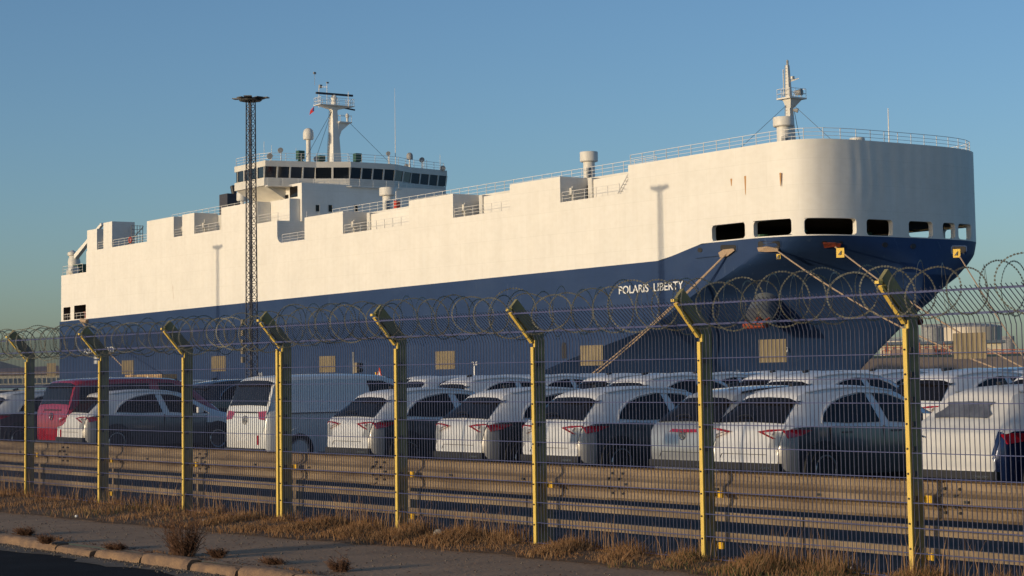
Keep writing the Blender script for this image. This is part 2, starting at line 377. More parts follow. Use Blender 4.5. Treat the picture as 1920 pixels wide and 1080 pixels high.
# ------------------------------------------------------------------ the ship
def shp(x, y, z): return (x, y, z+SH*(x+167))
ship = thing('car_carrier_ship', 'huge white over dark blue car carrier ship moored behind the parked cars', 'ship', (-230, 161, -3.2))
SB = lambda: MB(shp)
Y0, Y1, YC, HB = 145., 174., 159.5, 14.5
# bow waterlines
TXK = [(-3, -203), (1.6, -193), (4.2, -182.6), (5.4, -177.3), (6.9, -170.4), (9.5, -163.3), (11.0, -158), (12.3, -154.9), (13.4, -153), (14.8, -153)]
TXS = [(-3, -157), (1.6, -152.3), (4, -149), (6.2, -146.1), (8.5, -143.8), (11, -143.4), (13, -144.0), (14.8, -144.6)]
def wl(zn, s, sgn=1):                         # ship half breadth on waterline zn at fraction s
    t = max(0, min(1, (zn+1)/15.8))**(12 if sgn > 0 else 3.2); nn = 4.3 if sgn > 0 else 3.0
    p = lerp(1.03, nn, t); q = lerp(1.22, nn, t)
    return HB*max(0, 1-s**p)**(1/q)
def topb(X): return tab([(-400, 13.6), (-167.6, 13.6), (-161, 14.95), (-153, 14.9), (-147, 14.72), (-140, 14.66)], X)
NR, NF, NB = 56, 40, 46
def bowrow(k, sgn):
    zn = -3+17.8*k/NR; xk, xs = tab(TXK, zn), tab(TXS, zn); row = []
    for j in range(NF+1):
        X = lerp(-321.5, xk, 1-(1-j/NF)**2); row.append((X, YC-HB*sgn))
    for j in range(1, NB+1):
        s = math.sin(j/NB*PI/2); row.append((lerp(xk, xs, s), YC-sgn*wl(zn, s, sgn)))
    return [(X, Y, -3+(topb(X)+3)*k/NR) for X, Y in row]
h = SB(); h.grid([bowrow(k, 1) for k in range(NR+1)]); h.grid([bowrow(k, -1) for k in range(NR+1)])
h.add([(-321.5, Y0, -3), (-321.5, Y1, -3), (-321.5, Y1, 13.6), (-321.5, Y0, 13.6)], [(0, 3, 2, 1)])
hull = h.build('hull', 'blue', ship, smooth=12)
# white side plating aft of the bow, with stern openings, up to the notch floors
def wall_grid(mb, xs, zs, holes, y):
    for x0, x1 in zip(xs, xs[1:]):
        for z0, z1 in zip(zs, zs[1:]):
            cx, cz = (x0+x1)/2, (z0+z1)/2
            if any(a < cx < b and c < cz < d for a, b, c, d in holes): continue
            mb.add([(x0, y, z0), (x1, y, z0), (x1, y, z1), (x0, y, z1)], [(0, 1, 2, 3)])
sh = [(S(119, 585)[0], S(132, 585)[0], 13.75, 15.9), (S(139, 583)[0], S(161, 583)[0], 13.75, 16.0)]
NA, NFR = 24.68, 21.45                        # notch floors aft and fore
p = SB()
wall_grid(p, [-320.9, sh[0][0], sh[0][1], sh[1][0], sh[1][1], -311.2], [13.6, 13.75, 15.9, 16.0, 21.3], sh, Y0)
p.add([(-311.2, Y0, 13.6), (-249.3, Y0, 13.6), (-249.3, Y0, NA), (-311.2, Y0, NA)], [(0, 1, 2, 3)])
p.add([(-249.3, Y0, 13.6), (-172.8, Y0, 13.6), (-172.8, Y0, NFR), (-249.3, Y0, NFR)], [(0, 1, 2, 3)])
p.add([(-311.2, Y0, 21.3), (-311.2, Y1, 21.3), (-311.2, Y1, NA), (-311.2, Y0, NA)], [(0, 3, 2, 1)])
p.add([(-249.3, Y0, NFR), (-249.3, Y1, NFR), (-249.3, Y1, NA), (-249.3, Y0, NA)], [(0, 1, 2, 3)])
p.add([(-320.9, Y0, 13.6), (-320.9, Y1, 13.6), (-320.9, Y1, 21.3), (-320.9, Y0, 21.3)], [(0, 3, 2, 1)])
p.add([(-320.9, Y1, 13.6), (-172.8, Y1, 13.6), (-172.8, Y1, NFR), (-320.9, Y1, NFR)], [(0, 3, 2, 1)])
# rounded lower corner of the deep notch
cxn = -249.3
for k in range(6):
    a0, a1 = k*PI/12, (k+1)*PI/12; r = 1.2
    P = [(cxn, NFR), (cxn+r-r*math.sin(a1), NFR+r-r*math.cos(a1)), (cxn+r-r*math.sin(a0), NFR+r-r*math.cos(a0))]
    p.slab([(x, Y0+.001, z) for x, z in P], (0, 3.8, 0))
side = p.build('side_plating', 'white', ship)
for k, (x0, x1, z) in enumerate([(-320.9, -311.2, 21.3), (-311.2, -249.3, NA), (-249.3, -172.8, NFR)]):
    d = SB(); d.add([(x0, Y0, z), (x1, Y0, z), (x1, Y1, z), (x0, Y1, z)], [(0, 1, 2, 3)]); d.build('deck', 'shipgrey', ship)
for a, b, c, d_ in sh:                        # boxes behind the stern openings
    r = SB(); t_ = .06
    r.add([(a, Y0, c), (b, Y0, c), (b, Y0, d_), (a, Y0, d_), (a, Y0+4, c), (b, Y0+4, c), (b, Y0+4, d_), (a, Y0+4, d_)], [(0, 1, 5, 4), (1, 2, 6, 5), (2, 3, 7, 6), (3, 0, 4, 7), (4, 5, 6, 7)])
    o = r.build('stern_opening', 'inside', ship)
    g = SB(); g.path([(a, Y0+.1, c+1.0), (b, Y0+.1, c+1.0)], .04); g.path([(a, Y0+.1, c+.55), (b, Y0+.1, c+.55)], .03)
    for q in range(3): g.tube((lerp(a, b, (q+.5)/3), Y0+.1, c), (lerp(a, b, (q+.5)/3), Y0+.1, c+1), .03)
    g.build('rail', 'rail', o)
    g = SB(); g.lathe((a+b)/2, Y0+1.4, [(.5, c), (.5, c+.9), (.75, c+1), (.7, c+1.2)], 12); g.build('winch', 'rust', o)
g = SB(); g.tube((S(158, 603)[0]-.6, Y0-.25, 13.5), (S(158, 603)[0]+1.6, Y0-.25, 13.2), .32, 8); g.build('chafing_mat', 'rope', ship)

# blocks above the notch floors at the side, and the set back deckhouse behind them
TF, TA = 24.45, 27.85
def blk(x0, x1, z0, z1, y0=Y0, y1=149.0, name='side_block', mm='white'):
    b = SB(); b.box(x0, x1, y0, y1, z0, z1); return b.build(name, mm, ship)
for x0, x1, z1 in ((-310.9, -307.2, 28.1), (-304.8, -301.65, 28.85), (-289.35, -280.4, TA), (-277.6, -273.8, TA), (-265.4, -254.9, TA)): blk(x0, x1, NA, z1)
for x0, x1 in ((-241.9, -232.0), (-216.2, -206.45), (-194.7, -185.0)): blk(x0, x1, NFR, TF)
# inner deckhouse: walls set back 2.7 m, with a deeper dark bay at the left end of each notch
def inner(x0, x1, z0, z1, y0=149.0, y1=173.0): blk(x0, x1, z0, z1, y0, y1, 'deckhouse', 'cream')
inner(-289.3, -254.9, NA, 27.6)
inner(-254.9, -249.4, NA, 27.6, 152.5, 173)
inner(-241.9, -172.8, NFR, TF-.02, 149.0, 173)
for a, b in ((-232.0, -216.2), (-206.45, -194.7), (-185.0, -172.8)):
    o = blk(a+2.6, b, NFR, TF-.5, 147.75, 148.98, 'back_wall', 'white')
    bb = SB(); bb.box(a+2.0, a+2.7, 147.5, 148.9, NFR, TF-.3); bb.build('pillar', 'cream', ship)
    bb = SB(); bb.box(a+.05, a+1.0, 148.9, 148.99, NFR+.1, NFR+2.1); bb.build('door', 'dark', ship)
    bb = SB(); bb.box(a+.02, a+.45, 146.3, 146.9, NFR+.9, NFR+1.7); bb.tube((a+.25, 146.6, NFR), (a+.25, 146.6, NFR+1.9), .09, 6); bb.build('hose_box', 'cream', ship)
for a, b in ((-280.4, -277.6), (-273.8, -265.4), (-307.2, -304.8)):
    bb = SB(); bb.box(a+.02, a+.45, 146.3, 146.9, NA+.9, NA+1.7); bb.tube((a+.25, 146.6, NA), (a+.25, 146.6, NA+2.2), .09, 6); bb.build('hose_box', 'cream', ship)
bb = SB(); bb.box(-270.0, -265.4, 148.2, 148.98, NA, TA-.9); bb.build('back_wall', 'white', ship)
bb = SB(); bb.box(-268.8, -268.0, 148.1, 148.19, NA+.1, NA+2.1); bb.build('door', 'dark', ship)
# forecastle deck block: curved white bow plating with openings
XK, LX, NN = -153., 8.4, 3.6
plan = [(lerp(-172.8, XK, i/24), Y0) for i in range(24)]
NC = 260
for i in range(NC+1):
    ph = PI/2-PI*i/NC; c_, s_ = math.cos(ph), math.sin(ph)
    nn = 4.3 if s_ >= 0 else 3.0; plan.append((XK+LX*abs(c_)**(2/nn), YC-HB*(1 if s_ >= 0 else -1)*abs(s_)**(2/nn)))
# resample evenly
def resample(P, step):
    ss = [0]
    for a, b in zip(P, P[1:]): ss.append(ss[-1]+math.dist(a, b))
    n = int(ss[-1]/step); out = []
    T = list(zip(ss, P)); k = 0
    for i in range(n+1):
        s_ = ss[-1]*i/n
        while k < len(T)-2 and T[k+1][0] < s_: k += 1
        (sa, pa), (sb, pb) = T[k], T[k+1]; f = (s_-sa)/max(1e-9, sb-sa)
        out.append((lerp(pa[0], pb[0], f), lerp(pa[1], pb[1], f)))
    return out, ss[-1]
plan += [(lerp(XK, -172.8, i/24), Y1) for i in range(1, 25)]
PL, STOT = resample(plan, .22)
STEP = STOT/(len(PL)-1)
def plan_at(s):
    s = max(0, min(STOT-1e-6, s)); i = int(s/STEP); f = s/STEP-i; a, b = PL[i], PL[i+1]; return (lerp(a[0], b[0], f), lerp(a[1], b[1], f))
def s_of_px(xp, z=15.6):
    lo, hi = 0, max((i*STOT/400 for i in range(400)), key=lambda s: px(*plan_at(s), z+SH*(plan_at(s)[0]+167))[0])
    for _ in range(40):
        mid = (lo+hi)/2; X, Y = plan_at(mid)
        if px(X, Y, z+SH*(X+167))[0] < xp: lo = mid
        else: hi = mid
    return lo
wins = [(s_of_px(a), s_of_px(b)) for a, b in ((1335, 1397), (1413, 1484), (1508, 1606), (1625, 1674), (1704, 1749), (1768, 1791), (1797, 1821))]
wins_m = [(STOT-b, STOT-a) for a, b in wins[:2]]
ALLW = sorted(wins+wins_m)
cols = sorted(set([round(i*STEP, 4) for i in range(len(PL))]+[round(v, 4) for w_ in ALLW for v in w_]))
cols = [c for i, c in enumerate(cols) if i == 0 or c-cols[i-1] > .02 or any(abs(c-v) < 1e-3 for w_ in ALLW for v in w_)]
def wz(X): return tab([(-160, 15.07), (-153, 15.02), (-147, 14.85), (-144, 14.78)], X)
def rows_at(s):
    X, Y = plan_at(s); b = topb(X); w0 = max(wz(X), b+.07); return [b, w0, w0+1.65]+[w0+1.65+(TF-w0-1.65)*k/9 for k in range(1, 10)]
def dent(s, z):                                # shallow vertical corrugation of the front plating
    X, Y = plan_at(s); f = max(0, min(1, (X+147.0)/1.5))*max(0, min(1, (z-17.2)/1.5))*max(0, min(1, (24.6-z)/1.2))*(1 if z > 20 else .45)
    ph = 1.1*math.sin(s*.73+1)+.5*math.sin(z*1.1+s*.4); f *= .65+.35*math.sin(s*.51+2)
    return -.05*f*(.5+.5*math.sin(2*PI*s/1.75+ph))
bw = SB(); grid_rows = []
for s in cols:
    X, Y = plan_at(s); a, b = plan_at(s-.3), plan_at(s+.3); dx, dy = b[0]-a[0], b[1]-a[1]; l = math.hypot(dx, dy) or 1
    nx, ny = dy/l, -dx/l
    grid_rows.append([(X+nx*dent(s, z), Y+ny*dent(s, z), z) for z in rows_at(s)])
nr_ = len(grid_rows[0])
bw.v = [p for r in grid_rows for p in r]
for i in range(len(cols)-1):
    mid = (cols[i]+cols[i+1])/2
    for k in range(nr_-1):
        if k == 1 and any(a < mid < b for a, b in ALLW): continue
        bw.f.append((i*nr_+k, (i+1)*nr_+k, (i+1)*nr_+k+1, i*nr_+k+1))
bw.build('bow_plating', 'white', ship, smooth=40)
# corner fillets and frames of the openings
for a, b in ALLW:
    fr = SB(); r = .38; mid = (a+b)/2
    def P3(s, z, inn=0):
        X, Y = plan_at(s); q0, q1 = plan_at(s-.2), plan_at(s+.2); dx, dy = q1[0]-q0[0], q1[1]-q0[1]; l = math.hypot(dx, dy) or 1
        return (X-dy/l*inn, Y+dx/l*inn, z)
    zb_, zt_ = wz(plan_at(mid)[0]), wz(plan_at(mid)[0])+1.65
    loop = []
    for cs, cz, a0 in ((b-r, zt_-r, 0), (a+r, zt_-r, PI/2), (a+r, zb_+r, PI), (b-r, zb_+r, 1.5*PI)):
        corner = (b if cs > mid else a, zt_ if cz > (zb_+zt_)/2 else zb_)
        arc = [(cs+r*math.cos(a0+k*PI/8), cz+r*math.sin(a0+k*PI/8)) for k in range(5)]
        for q0, q1 in zip(arc, arc[1:]): fr.add([P3(*corner), P3(*q0), P3(*q1)], [(0, 1, 2)])
        loop += arc
    outer = [P3(*q, -.0) for q in loop]; inner_ = [P3(*q, .55) for q in loop]; n = len(loop)
    fr.add(outer+inner_, [(i, (i+1) % n, (i+1) % n+n, i+n) for i in range(n)])
    fr.build('opening_frame', 'white', ship, smooth=50)
def inset(d):
    out = []
    for i in range(0, len(PL), 3):
        a, b = PL[max(0, i-1)], PL[min(len(PL)-1, i+1)]; dx, dy = b[0]-a[0], b[1]-a[1]; l = math.hypot(dx, dy) or 1
        out.append((PL[i][0]-dy/l*d, PL[i][1]+dx/l*d))
    return out
def zfix(z): return z-SH*20
I1 = inset(.02)
c = SB(); c.v = [(x, y, TF) for x, y in I1]; c.f = [tuple(range(len(I1)))]; c.build('forecastle_deck', 'shipgrey', ship)
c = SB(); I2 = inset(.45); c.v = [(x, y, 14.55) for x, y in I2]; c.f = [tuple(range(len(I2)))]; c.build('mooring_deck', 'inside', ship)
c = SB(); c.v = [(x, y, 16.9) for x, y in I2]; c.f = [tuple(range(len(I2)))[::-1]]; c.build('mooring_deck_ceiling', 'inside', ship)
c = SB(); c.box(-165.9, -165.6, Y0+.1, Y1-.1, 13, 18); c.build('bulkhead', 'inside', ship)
for x, y in ((-156, 149), (-150, 148.5), (-150, 158), (-151, 164), (-157, 167)): c = SB(); c.lathe(x, y, [(.6, 14.56), (.6, 15.3), (.85, 15.35), (.8, 15.6)], 12); c.build('winch', 'green', ship)
c = SB(); c.add([(-172.8, Y0, NFR), (-172.8, Y1, NFR), (-172.8, Y1, TF), (-172.8, Y0, TF)], [(0, 3, 2, 1)]); c.build('forecastle_bulkhead', 'white', ship)

# rails
def rail(mb, pts, h=1.1, step=1.8, r=.035, bars=(1, .62, .3), pr=.032):
    out, L = resample(pts, step) if len(pts) > 1 else (pts, 0)
    def q(p, z): return (p[0], p[1], p[2]+z) if len(p) > 2 else p
    return out
def railing(pts2, zf, h=1.1, step=1.9, name='railing', r=.035, closed=False):
    mb = SB(); L = sum(math.dist(a, b) for a, b in zip(pts2, pts2[1:])); P, _ = resample(pts2, min(step, L/1.01) if L > step else L*.99)
    for x, y in P:
        mb.tube((x, y, zf), (x, y, zf+h), .038)
    for bz in (1, .66, .33):
        mb.path([(x, y, zf+h*bz) for x, y in P], r if bz == 1 else .026)
    return mb.build(name, 'rail', ship)
railing([(-289, 149.2), (-255.2, 149.2)], 27.6, 1.35)
railing([(-241.5, 149.3), (-173, 149.3)], TF, 1.25)
railing([(-241.8, 145.3), (-241.8, 149.3)], TF, .9)
RB = [p for p in inset(.35)]
railing(RB, TF, 1.15, 2.0, 'bow_railing')
for a, b, z in ((-301.6, -289.4, NA), (-280.4, -277.6, NA), (-273.7, -265.5, NA), (-254.8, -249.4, NA), (-307.1, -304.9, NA), (-248.2, -242, NFR), (-231.9, -216.4, NFR), (-206.4, -194.8, NFR), (-184.9, -174.6, NFR)):
    railing([(a, 145.2), (b, 145.2)], z, 1.15)
railing([(-320.7, 145.2), (-313.0, 145.2)], 21.3, 1.5)
# stair from the notch up to the forecastle
st = SB(); st.tube((-175.4, 145.5, NFR), (-172.9, 145.5, TF-.3), .05); st.tube((-176.0, 146.3, NFR), (-173.5, 146.3, TF-.3), .05)
for k in range(8): f_ = k/7.5; st.tube((-175.4+2.5*f_, 145.5, NFR+2.7*f_), (-175.6+2.5*f_, 146.3, NFR+2.7*f_), .04)
st.build('stair', 'rail', ship)
# mushroom vents
def vent(xp, ytop, ycap, w_cap, w_tube, Y, base, lab):
    X, zt = S(xp, ytop, Y); _, zc = S(xp, ycap, Y); k = (S(xp+10, ytop, Y)[0]-S(xp-10, ytop, Y)[0])/20
    sc_ = F/((RM.transposed() @ Vector((X, Y, 25-EYE))).z*-1); r1, r2 = w_cap/2/sc_, w_tube/2/sc_
    v = SB(); v.lathe(X, Y, [(r2, base), (r2, zc+.05)], 28); o = v.build('ventilator', 'cream', ship, smooth=40)
    v = SB(); v.lathe(X, Y, [(r1*.93, zc-.1), (r1, zc), (r1, zt-.1), (r1*.96, zt)], 32); v.build('ventilator_cap', 'cream', o, smooth=35)
    if xp > 1600: return X
    v = SB(); v.box(X+r2*.6, X+r2*1.2, Y-r2*1.1, Y-r2*.4, base+.3, base+1.5); v.build('ventilator_hatch', 'shipgrey', o)
    return X
for args in ((1104, 285, 302, 34, 22, 151, TF), (727, 352, 366, 32, 20, 151, TF), (1469, 220, 236, 40, 27, 152, TF), (1607, 259, 268, 29, 24, 154, TF)):
    vent(*args, None)
v = SB(); xv = S(747, 380, 150)[0]; v.box(xv-.5, xv+.1, 149.6, 150.2, TF, TF+1.1); v.build('fire_box', 'red', ship)
v = SB(); xv = S(743, 380, 150)[0]; v.tube((xv, 150, TF), (xv, 150, TF+2.4), .08); v.build('deck_pole', 'rail', ship)

# accommodation block and bridge
ZB, ZR = 30.0, 33.55                           # bridge deck, roof (ship z)
AX = -249.1
aw = SB(); aw.box(-262, AX, 148.9, 173.1, NA, 30.15); acc = aw.build('accommodation', 'white', ship)
aw = SB(); aw.box(-249.1, -241.95, 152, 170, NFR, 24.4); aw.build('deckhouse', 'cream', ship)
def pan(name, mm, loop, vec, par=ship):
    q = SB(); q.slab(loop, vec); return q.build(name, mm, par)
for xp in (595, 619, 667):                     # small windows in the front
    v_ = ray(xp, 391); t_ = AX/v_.x; Yw = v_.y*t_; zw = EYE+v_.z*t_-SH*(AX+167)
    pan('window', 'glass', [(AX+.03, Yw-.28, zw-.5), (AX+.03, Yw+.28, zw-.5), (AX+.03, Yw+.28, zw+.5), (AX+.03, Yw-.28, zw+.5)], (.04, 0, 0), acc)
    pan('window_frame', 'rail', [(AX+.02, Yw+.28, zw-.55), (AX+.02, Yw+.42, zw-.55), (AX+.02, Yw+.42, zw+.55), (AX+.02, Yw+.28, zw+.55)], (.12, 0, 0), acc)
def swin(x0, x1, y0, y1, name='window', mm='glass', par=acc, Yp=148.9):
    X0, z0 = S(x0, y0, Yp); X1, _ = S(x1, y0, Yp); _, z1 = S(x0, y1, Yp)
    return pan(name, mm, [(X0, Yp-.03, z1), (X1, Yp-.03, z1), (X1, Yp-.03, z0), (X0, Yp-.03, z0)], (0, -.04, 0), par)
swin(544, 558, 351, 371); swin(541, 544.5, 390, 398); swin(526, 531, 363, 375); swin(535, 541, 366, 373)
# aft lower house at the notch level (x 482..520)
aw = SB(); aw.box(-262, -249.6, 147.2, 148.85, NA, 27.9); a2 = aw.build('side_house', 'white', ship)
swin(484, 496, 391, 398, 'window', 'glass', a2, 147.2); swin(486, 492, 402, 415, 'door', 'cream', a2, 147.2)
# wing bracket under the bridge
q = SB(); q.add([(-262, 145.6, ZB), (-253.6, 145.6, ZB), (-253.6, 148.9, 28.2), (-262, 148.9, 28.2), (-262, 148.9, ZB), (-253.6, 148.9, ZB)], [(0, 1, 2, 3), (0, 3, 4), (1, 5, 2), (0, 4, 5, 1), (3, 2, 5, 4)])
q.build('wing_bracket', 'cream', ship)
half = [(-258.2, 145.3), (-253.4, 145.3), (-251.9, 152.8), (-249.6, 157.2)]
bp = half+[(x, 322-y) for x, y in half[::-1]]
bpf = [(-262, 145.3)]+bp+[(-262, 176.7)]
b_ = SB(); b_.prism(bpf, ZB, ZB+1.15); bridge = b_.build('bridge', 'cream', ship)
b_ = SB(); b_.prism([(x+(.35 if x > -255 else 0), y) for x, y in bpf], ZB+2.72, ZR); b_.build('bridge_roof', 'cream', ship)
b_ = SB(); b_.prism([(-261.8, 145.5)]+[(x-.25, y+(.2 if y < 150 else -.2 if y > 172 else 0)) for x, y in bp]+[(-261.8, 176.5)], ZB+1.15, ZB+2.72); b_.build('bridge_interior', 'dark', ship)
def winrow(p0, p1, n, fr0=.12, rake=.3, first=0):
    (x0, y0), (x1, y1) = p0, p1; dx, dy = x1-x0, y1-y0; L = math.hypot(dx, dy); nx, ny = dy/L, -dx/L
    def Q(f, z, o):
        k = rake*(z-ZB-1.15)/1.57; return (x0+dx*f+nx*(o+k), y0+dy*f+ny*(o+k), z)
    for i in range(n):
        a, b = (i+.055)/n, (i+.945)/n
        pan('bridge_window', 'wglass', [Q(a, ZB+1.2, -.1), Q(b, ZB+1.2, -.1), Q(b, ZB+2.7, -.1), Q(a, ZB+2.7, -.1)], (nx*.06, ny*.06, 0), bridge)
    for i in range(n+1):
        f = i/n; w_ = .055/n if 0 < i < n else .035/n
        a, b = max(0, f-w_), min(1, f+w_)
        pan('mullion', 'cream', [Q(a, ZB+1.15, -.05), Q(b, ZB+1.15, -.05), Q(b, ZB+2.72, -.05), Q(a, ZB+2.72, -.05)], (nx*.12, ny*.12, 0), bridge)
winrow((-261, 145.3), (-253.4, 145.3), 4, rake=0)
winrow(bp[1], bp[2], 4); winrow(bp[2], bp[3], 2); winrow(bp[3], bp[4], 4); winrow(bp[4], bp[5], 2); winrow(bp[5], bp[6], 4)
railing([(-261.8, 145.5), (-253.6, 145.5)]+[(x+.2, y) for x, y in bp[2:6]]+[(-253.6, 176.5)], ZR, 1.15, 2.2, 'bridge_top_railing')
railing([(-253.0, 145.6), (-251.3, 152.4), (-249.0, 157.0), (-248.9, 165), (-251.2, 169.6), (-252.9, 176)], ZB, 1.05, 2.2, 'bridge_front_railing')
b_ = SB(); b_.prism([(-253.4, 145.4), (-252.6, 145.4), (-250.9, 152.4), (-248.7, 157), (-248.7, 165), (-250.9, 169.6), (-252.6, 176.6), (-253.4, 176.6)], ZB-.18, ZB-.01); b_.build('bridge_walkway', 'cream', ship)
# main radar mast on the bridge top
mx0 = S(627, 300, 161)[0]; zl = S(627, 229, 161)[1]; z0 = S(627, 199, 161)[1]; zs = S(627, 177, 161)[1]
def frus(mb, x0, x1, y0, y1, za, X0, X1, Y0_, Y1_, zb):
    return mb.add([(x0, y0, za), (x1, y0, za), (x1, y1, za), (x0, y1, za), (X0, Y0_, zb), (X1, Y0_, zb), (X1, Y1_, zb), (X0, Y1_, zb)], [(0, 3, 2, 1), (4, 5, 6, 7), (0, 1, 5, 4), (1, 2, 6, 5), (2, 3, 7, 6), (3, 0, 4, 7)])
mst = frus(SB(), mx0-.95, mx0+.85, 160.3, 161.8, ZR, mx0-.5, mx0+.3, 160.6, 161.4, z0-.6); mast = mst.build('radar_mast', 'white', ship)
def bx(name, mm, x0, x1, y0, y1, z0, z1, par=mast):
    q = SB(); q.box(x0, x1, y0, y1, z0, z1); return q.build(name, mm, par)
q = SB(); frus(q, mx0-.5, mx0+.3, 160.6, 161.4, z0-.7, mx0-.55, mx0+.35, 160.0, 162.0, z0-.15); q.build('mast_neck', 'white', mast)
q = SB(); q.slab([(mx0-.5, 160.2, z0-.45), (mx0-.5, 161.8, z0-.45), (mx0-.5, 164.0, z0), (mx0-.5, 158.2, z0)], (.8, 0, 0)); q.build('crosstree_beam', 'white', mast)
bx('crosstree_platform', 'white', mx0-1.1, mx0+.9, 158.1, 164.1, z0, z0+.09)
q = SB(); P8 = [(mx0-1.05, 158.2), (mx0+.85, 158.2), (mx0+.85, 164.0), (mx0-1.05, 164.0), (mx0-1.05, 158.2)]
for a, b in zip(P8, P8[1:]):
    for i in range(4): x, y = lerp(a[0], b[0], i/4), lerp(a[1], b[1], i/4); q.tube((x, y, z0), (x, y, z0+1.15), .035)
    for zz in (.6, 1.15): q.tube((*a, z0+zz), (*b, z0+zz), .035)
q.build('mast_railing', 'rail', mast)
q = SB(); q.lathe(mx0, 161, [(.45, z0+.1), (.38, z0+.9), (.5, zs-.55), (.3, zs-.1)], 10); q.build('radar_pedestal', 'white', mast)
q = SB(); q.slab([(mx0-.15, 157.9, zs-.1), (mx0+.15, 157.9, zs-.1), (mx0+.15, 164.3, zs-.1), (mx0-.15, 164.3, zs-.1)], (0, 0, .28)); q.build('radar_scanner', 'tower', mast)
bx('lower_platform', 'white', mx0+.1, mx0+.9, 161.4, 163.6, zl-.1, zl+.08)
q = SB(); q.lathe(mx0+.5, 163.0, [(.16, zl), (.14, zl+.7), (.26, zl+.8), (.26, zl+1.2), (.05, zl+1.4)], 10); q.build('small_dome', 'white', mast, smooth=40)
q = SB(); q.add([(mx0, 161.5, zl-2.6), (mx0+.5, 161.5, zl-2.6), (mx0+.5, 161.5, zl-.1), (mx0, 161.5, zl-.1), (mx0, 163.5, zl-.1), (mx0+.5, 163.5, zl-.1), (mx0, 162.0, zl-1.3), (mx0+.5, 162.0, zl-1.3)], [(0, 1, 2, 3), (0, 6, 7, 1), (6, 4, 5, 7), (3, 2, 5, 4), (0, 3, 4, 6), (1, 7, 5, 2)]); q.build('mast_arm', 'white', mast)
q = SB(); zq = zl+2.0; q.slab([(mx0, 161.6, zq+.25), (mx0+.2, 161.6, zq+.25), (mx0+.2, 164.6, zq-.05), (mx0, 164.6, zq-.05)], (0, 0, .2)); q.build('second_scanner', 'tower', mast)
q = SB(); P8 = [(mx0+.1, 161.6), (mx0+.9, 161.6), (mx0+.9, 163.5), (mx0+.1, 163.5)]
for x, y in P8: q.tube((x, y, zl), (x, y, zl+1), .03)
q.sweep([(x, y, zl+1) for x, y in P8], .03, 4, True); q.build('arm_railing', 'rail', mast)
for xa, ya, xb, yb, r in ((590, 160, 590, 137, .03), (598, 202, 598, 160, .07), (613, 202, 613, 155, .05), (653, 200, 653, 172, .05), (602, 163, 613, 163, .04)):
    a = S(xa, ya, 160); b = S(xb, yb, 160); q = SB(); q.tube((a[0], 160, a[1]), (b[0], 160, b[1]), r, 5); q.build('aerial', 'rail' if r != .03 else 'shipgrey', mast)
for xa, ya, s_ in ((601, 162, .35), (590, 137, .22), (614, 155, .15)): a = S(xa, ya, 160); bx('lamp', 'shipgrey', a[0]-s_/2, a[0]+s_/2, 159.8, 160.2, a[1]-s_*.7, a[1]+s_*.7)
q = SB()
for k in range(22): f_ = k/22; q.tube((mx0-.9+f_*.42, 160.22+f_*.3, lerp(ZR, z0, f_)), (mx0-.5+f_*.3, 160.22+f_*.3, lerp(ZR, z0, f_)), .035)
q.tube((mx0-.92, 160.2, ZR), (mx0-.5, 160.5, z0), .035); q.tube((mx0-.5, 160.2, ZR), (mx0-.15, 160.5, z0), .035); q.build('ladder', 'shipgrey', mast)
for a, b in (((mx0, 160.6, z0-.8), (mx0+3, 153.5, ZR)), ((mx0, 160.6, z0-.8), (mx0+3, 155.5, ZR)), ((mx0+.5, 163.4, zl), (mx0+3, 170, ZR+.3))): q = SB(); q.tube(a, b, .03); q.build('stay', 'black', mast)
q = SB(); fx, fz = S(590, 208, 158); q.add([(fx, 157.9, fz+.7), (fx+.35, 157.7, fz-.1), (fx-.35, 157.3, fz-.6), (fx-.6, 157.6, fz+.1), (fx-.2, 157.8, fz)], [(0, 1, 4), (1, 2, 4), (2, 3, 4), (3, 0, 4)])
flag = q.build('flag', 'flagr', mast); q = SB(); q.add([(fx, 157.85, fz+.7), (fx+.35, 157.65, fz-.1), (fx-.1, 157.6, fz)], [(0, 1, 2)]); q.build('flag_corner', 'flagb', flag)
# satellite domes, aerials and lights on the bridge top
def dome(xp, ybase, ytop, Y, rpx, ped, mm='cream', z_base=ZR, name='satellite_dome'):
    X, zt = S(xp, ytop, Y); sc_ = F/-(RM.transposed() @ Vector((X, Y, 30))).z; r = rpx/sc_
    q = SB(); q.lathe(X, Y, [(r*.9, zt-2.2*r), (r, zt-2*r), (r, zt-1.0*r), (r*.86, zt-.45*r), (r*.5, zt-.12*r), (.02, zt)], 20); o = q.build(name, mm, ship, smooth=50)
    q = SB(); q.lathe(X, Y, [(ped*1.8, z_base), (ped, z_base+.8), (ped, zt-2.2*r)], 10); q.build('dome_stand', 'cream', o, smooth=50)
dome(578, 300, 240, 157, 10, .35)
dome(768, 310, 286, 170, 6, .12, 'shipgrey')
dome(454, 380, 354, 155, 10.5, .3, 'cream', 27.6)
q = SB()
for xp, yt, Y in ((495, 265, 147), (509, 272, 148), (555, 278, 152), (740, 165, 166), (825, 290, 175), (655, 292, 158), (730, 285, 165), (790, 300, 172), (800, 300, 173)):
    X, zt = S(xp, yt, Y); q = SB(); q.tube((X, Y, ZR), (X, Y, zt), .05 if yt > 200 else .07, 5, .03 if yt > 200 else .02); q.build('whip_aerial', 'rail', ship)
for xp, yp, Y, r in ((507, 293, 146.5, .42), (527, 282, 150, .38), (594, 298, 154, .38), (729, 288, 165, .3), (763, 311, 170, .3), (792, 300, 172.5, .38), (831, 316, 176, .42)):
    X, z_ = S(xp, yp, Y); q = SB(); q.tube((X-.1, Y-.1, z_), (X+.3, Y-.25, z_), r, 12); o = q.build('searchlight', 'shipgrey', ship, smooth=40)
    q = SB(); q.tube((X, Y, ZR), (X, Y, z_-r*.7), .07); q.build('lamp_stand', 'rail', o)
